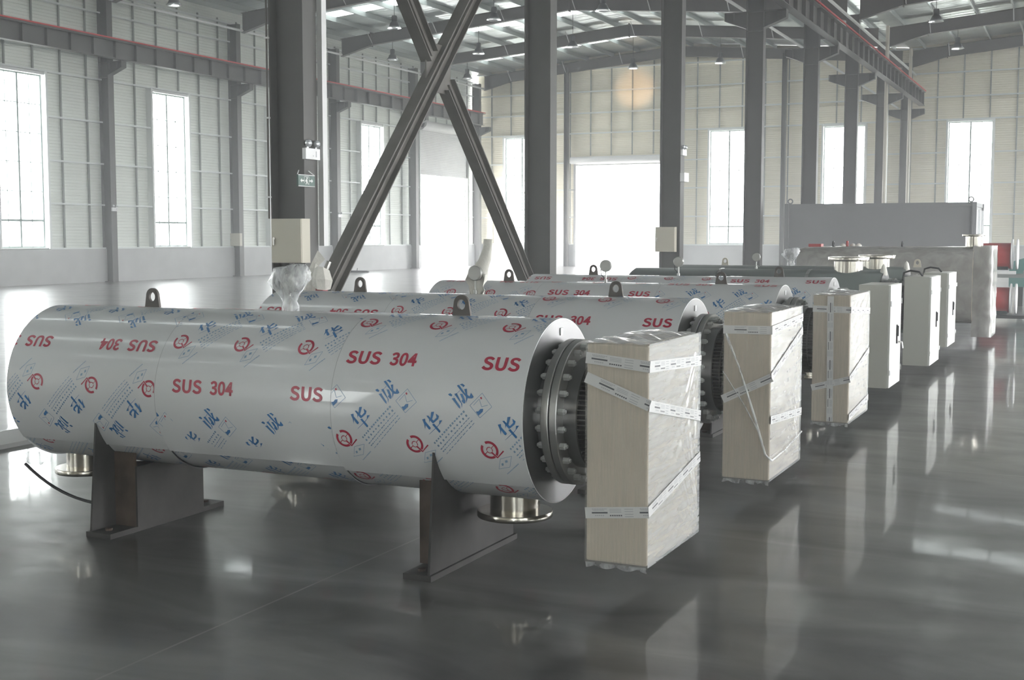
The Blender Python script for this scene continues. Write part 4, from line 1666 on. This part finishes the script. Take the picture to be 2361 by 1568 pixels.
for i, x in enumerate((-.72, -.5, .35)):
    b = MB(); b.lathe([(.05, -.012), (.05, .012), (.03, .012), (.03, -.012)], (x, 0, 1.5), 0, 16, closed=True); b.tube([(x, 0, 1.44), (x, 0, 1.47)], .02, 8)
    b.obj('valve_wheel', 'dark' if i != 1 else 'redp', t, 40)
b = MB()
for x in (-.58, -.42, -.33):
    b.lathe([(.05, 0), (.045, .03), (.02, .05), (0, .055)], (x, .05, 1.455), 2, 10)
b.obj('paper_wad', 'paper', t, 40)

# grey shipping container
t = thing('shipping_container', 'long grey shipping container standing before the end wall', 'container', (-6.0, 39.2, 0))
b = MB()
hw, hd, HT = 2.68, 1.2, 2.6
b.box(-hw, hw, -hd + .03, hd - .03, .12, HT - .03)
b.obj('body', 'contain', t)
b = MB()
for sx in (-1, 1):
    for sy_ in (-1, 1):
        b.box(sx * hw - .06, sx * hw + .06, sy_ * hd - .06, sy_ * hd + .06, 0, HT + .02)
for z in (.06, HT - .05):
    b.box(-hw, hw, -hd - .02, -hd + .03, z - .06, z + .06)
    b.box(hw - .03, hw + .03, -hd, hd, z - .06, z + .06)
b.obj('frame', 'contain', t)
for i, (ya, yb) in enumerate(((-hd + .1, -.01), (.01, hd - .1))):
    b = MB(); b.box(hw + .0, hw + .05, ya, yb, .2, HT - .2)
    for q in (.3, .7):
        yy = ya + (yb - ya) * q
        b.tube([(hw + .08, yy, .2), (hw + .08, yy, HT - .2)], .02, 6)
    b.obj('door', 'contw', t)
for sx in (-1, 1):
    b = MB(); b.lathe([(.05, -.02), (.05, .02), (.085, .02), (.085, -.02)], (sx * (hw - .1), -hd, HT + .09), 1, 16, closed=True)
    b.obj('lifting_eye', 'contain', t, 40)

# stacked red vessels with white flanges at the right
t = thing('red_vessel', 'upper red cylinder with two white discs, resting on a grey frame at the right edge', 'vessel', (-1.72, 25.2, 1.0), 'red vessels stacked at the right')
b = MB(); b.lathe([(0, -.35), (.24, -.35), (.24, .18), (0, .18)], (0, 0, .26), 0, 32)
b.obj('body', 'redp', t, 40)
for x in (.19, .28):
    b = MB(); b.lathe([(0, 0), (.28, 0), (.285, .015), (.28, .03), (0, .03)], (x, 0, .29), 0, 36)
    b.obj('flange_disc', 'white', t, 40)
b = MB(); b.box(-.3, .15, -.16, .16, -.0, .06); b.obj('saddle_block', 'dark', t)
dup(t, (-1.72, 25.2, .17), 'lower red cylinder with two white discs, under the grey frame at the right edge')
t = thing('steel_rack', 'low grey steel frame between the two red cylinders at the right edge', 'rack', (-1.6, 25.2, 0))
b = MB()
b.box(-.45, .42, -.35, -.29, .86, .92); b.box(-.45, .42, .29, .35, .86, .92); b.box(-.45, -.39, -.35, .35, .92, .99); b.box(.3, .36, -.35, .35, .92, .99)
b.obj('top_frame', 'strut', t)
b = MB(); b.box(-.28, .18, -.36, -.28, .925, .985); b.obj('roller_plate', 'tie', t)
b = MB(); b.box(-.5, .4, -.3, .3, .10, .16); b.obj('bottom_shelf', 'dark', t)
for sx in (-.47, .36):
    for sy_ in (-.34, .34):
        b = MB(); b.box(sx, sx + .05, sy_ - .025, sy_ + .025, 0, .86)
        if sx < 0 or sy_ > 0:
            b.obj('rack_leg', 'dark', t)
# teal machine at the right edge
t = thing('teal_machine', 'low teal machine housing cut by the right edge of the photo', 'machine', (-.9, 32., 0))
b = MB()
b.prism([(-1.05, .45), (.9, .45), (.9, 1.22), (-.5, 1.2), (-1.05, 1.02)], 1, -.5, .5)
b.obj('housing', 'teal', t)
for sx in (-.8, .6):
    b = MB(); b.box(sx - .06, sx + .06, -.4, .4, 0, .45); b.obj('foot', 'dark', t)

# hose reel valve wrapped in paper next to the large column
t = thing('wrapped_valve', 'red valve half wrapped in torn white paper beside the large column', 'valve', (-8.28, 12.3, 0))
b = MB(); b.tube([(0, 0, 0), (0, 0, .95)], .05, 12); b.box(-.07, .07, -.05, .05, .92, 1.12)
b.obj('red_pipe', 'redp', t, 40)
b = MB(); b.lathe([(0, 0), (.05, 0), (.06, .03), (.06, .07), (.03, .1), (0, .1)], (.03, .06, 1.12), 2, 14); b.tube([(.03, .06, 1.2), (.06, .1, 1.32)], .03, 8)
b.obj('valve_head', 'dial', t, 40)


def crumple(name, rows, m, par):
    b = MB()
    nn = len(rows[0])
    vs = [p for r in rows for p in r]
    b.add(vs, [(i * nn + k, i * nn + k + 1, (i + 1) * nn + k + 1, (i + 1) * nn + k) for i in range(len(rows) - 1) for k in range(nn - 1)])
    o = b.obj(name, m, par)
    md = o.modifiers.new('thick', 'SOLIDIFY'); md.thickness = .003
    return o


crumple('torn_paper', [[(-.14, -.07, .80), (-.09, -.1, .86), (-.02, -.08, .80), (.08, -.02, .78)],
                       [(-.2, -.05, .98), (-.12, -.12, 1.0), (-.05, -.1, 1.0), (-.02, -.07, .98)],
                       [(-.17, -.04, 1.16), (-.1, -.1, 1.17), (-.03, -.09, 1.18), (.0, -.06, 1.16)],
                       [(-.1, -.02, 1.30), (-.06, -.07, 1.32), (-.02, -.06, 1.30), (.01, -.04, 1.27)],
                       [(-.03, 0, 1.44), (-.01, -.03, 1.45), (.03, -.02, 1.41), (.08, -.01, 1.35)]], 'paper', t)
crumple('torn_paper', [[(-.02, -.13, 1.04), (.06, -.15, 1.0), (.14, -.1, .99), (.17, -.04, 1.0)],
                       [(-.03, -.12, 1.14), (.05, -.16, 1.12), (.15, -.12, 1.12), (.2, -.04, 1.1)],
                       [(-.01, -.1, 1.24), (.05, -.12, 1.27), (.11, -.1, 1.26), (.15, -.03, 1.22)]], 'paper', t)

# board on the floor at the left edge and scrap by the far wall
b = MB(); b.box(-.27, .27, -3.4, 3.4, 0, .035)
o = b.obj('board', 'plank', loc=(-7.76, 6.6, 0)); tag(o, 'pale grey board lying on the floor at the left edge, behind the nearest tank', 'board')
t = thing('hose_pile', 'dark coil of hose lying on the bright floor by the left wall', 'hose', (-30.9, 48.9, 0))
b = MB()
pts = [(.55 * math.cos(a * .5) * (1 + .1 * math.sin(a)), .35 * math.sin(a * .5), .03 + .0012 * a) for a in range(0, 38)]
b.tube(pts, .03, 6)
b.obj('coil', 'dark', t, 60)
b = MB(); b.tube([(0, 0, 0.03), (0, .05, .2)], .02, 6); b.obj('nozzle', 'dark', t)

# thin haze in the hall air
b = MB(); b.box(XL - .2, XR + .2, Y0, Y1 + .05, .02, 10.0)
hz = b.obj('haze', 'haze')
st(hz)
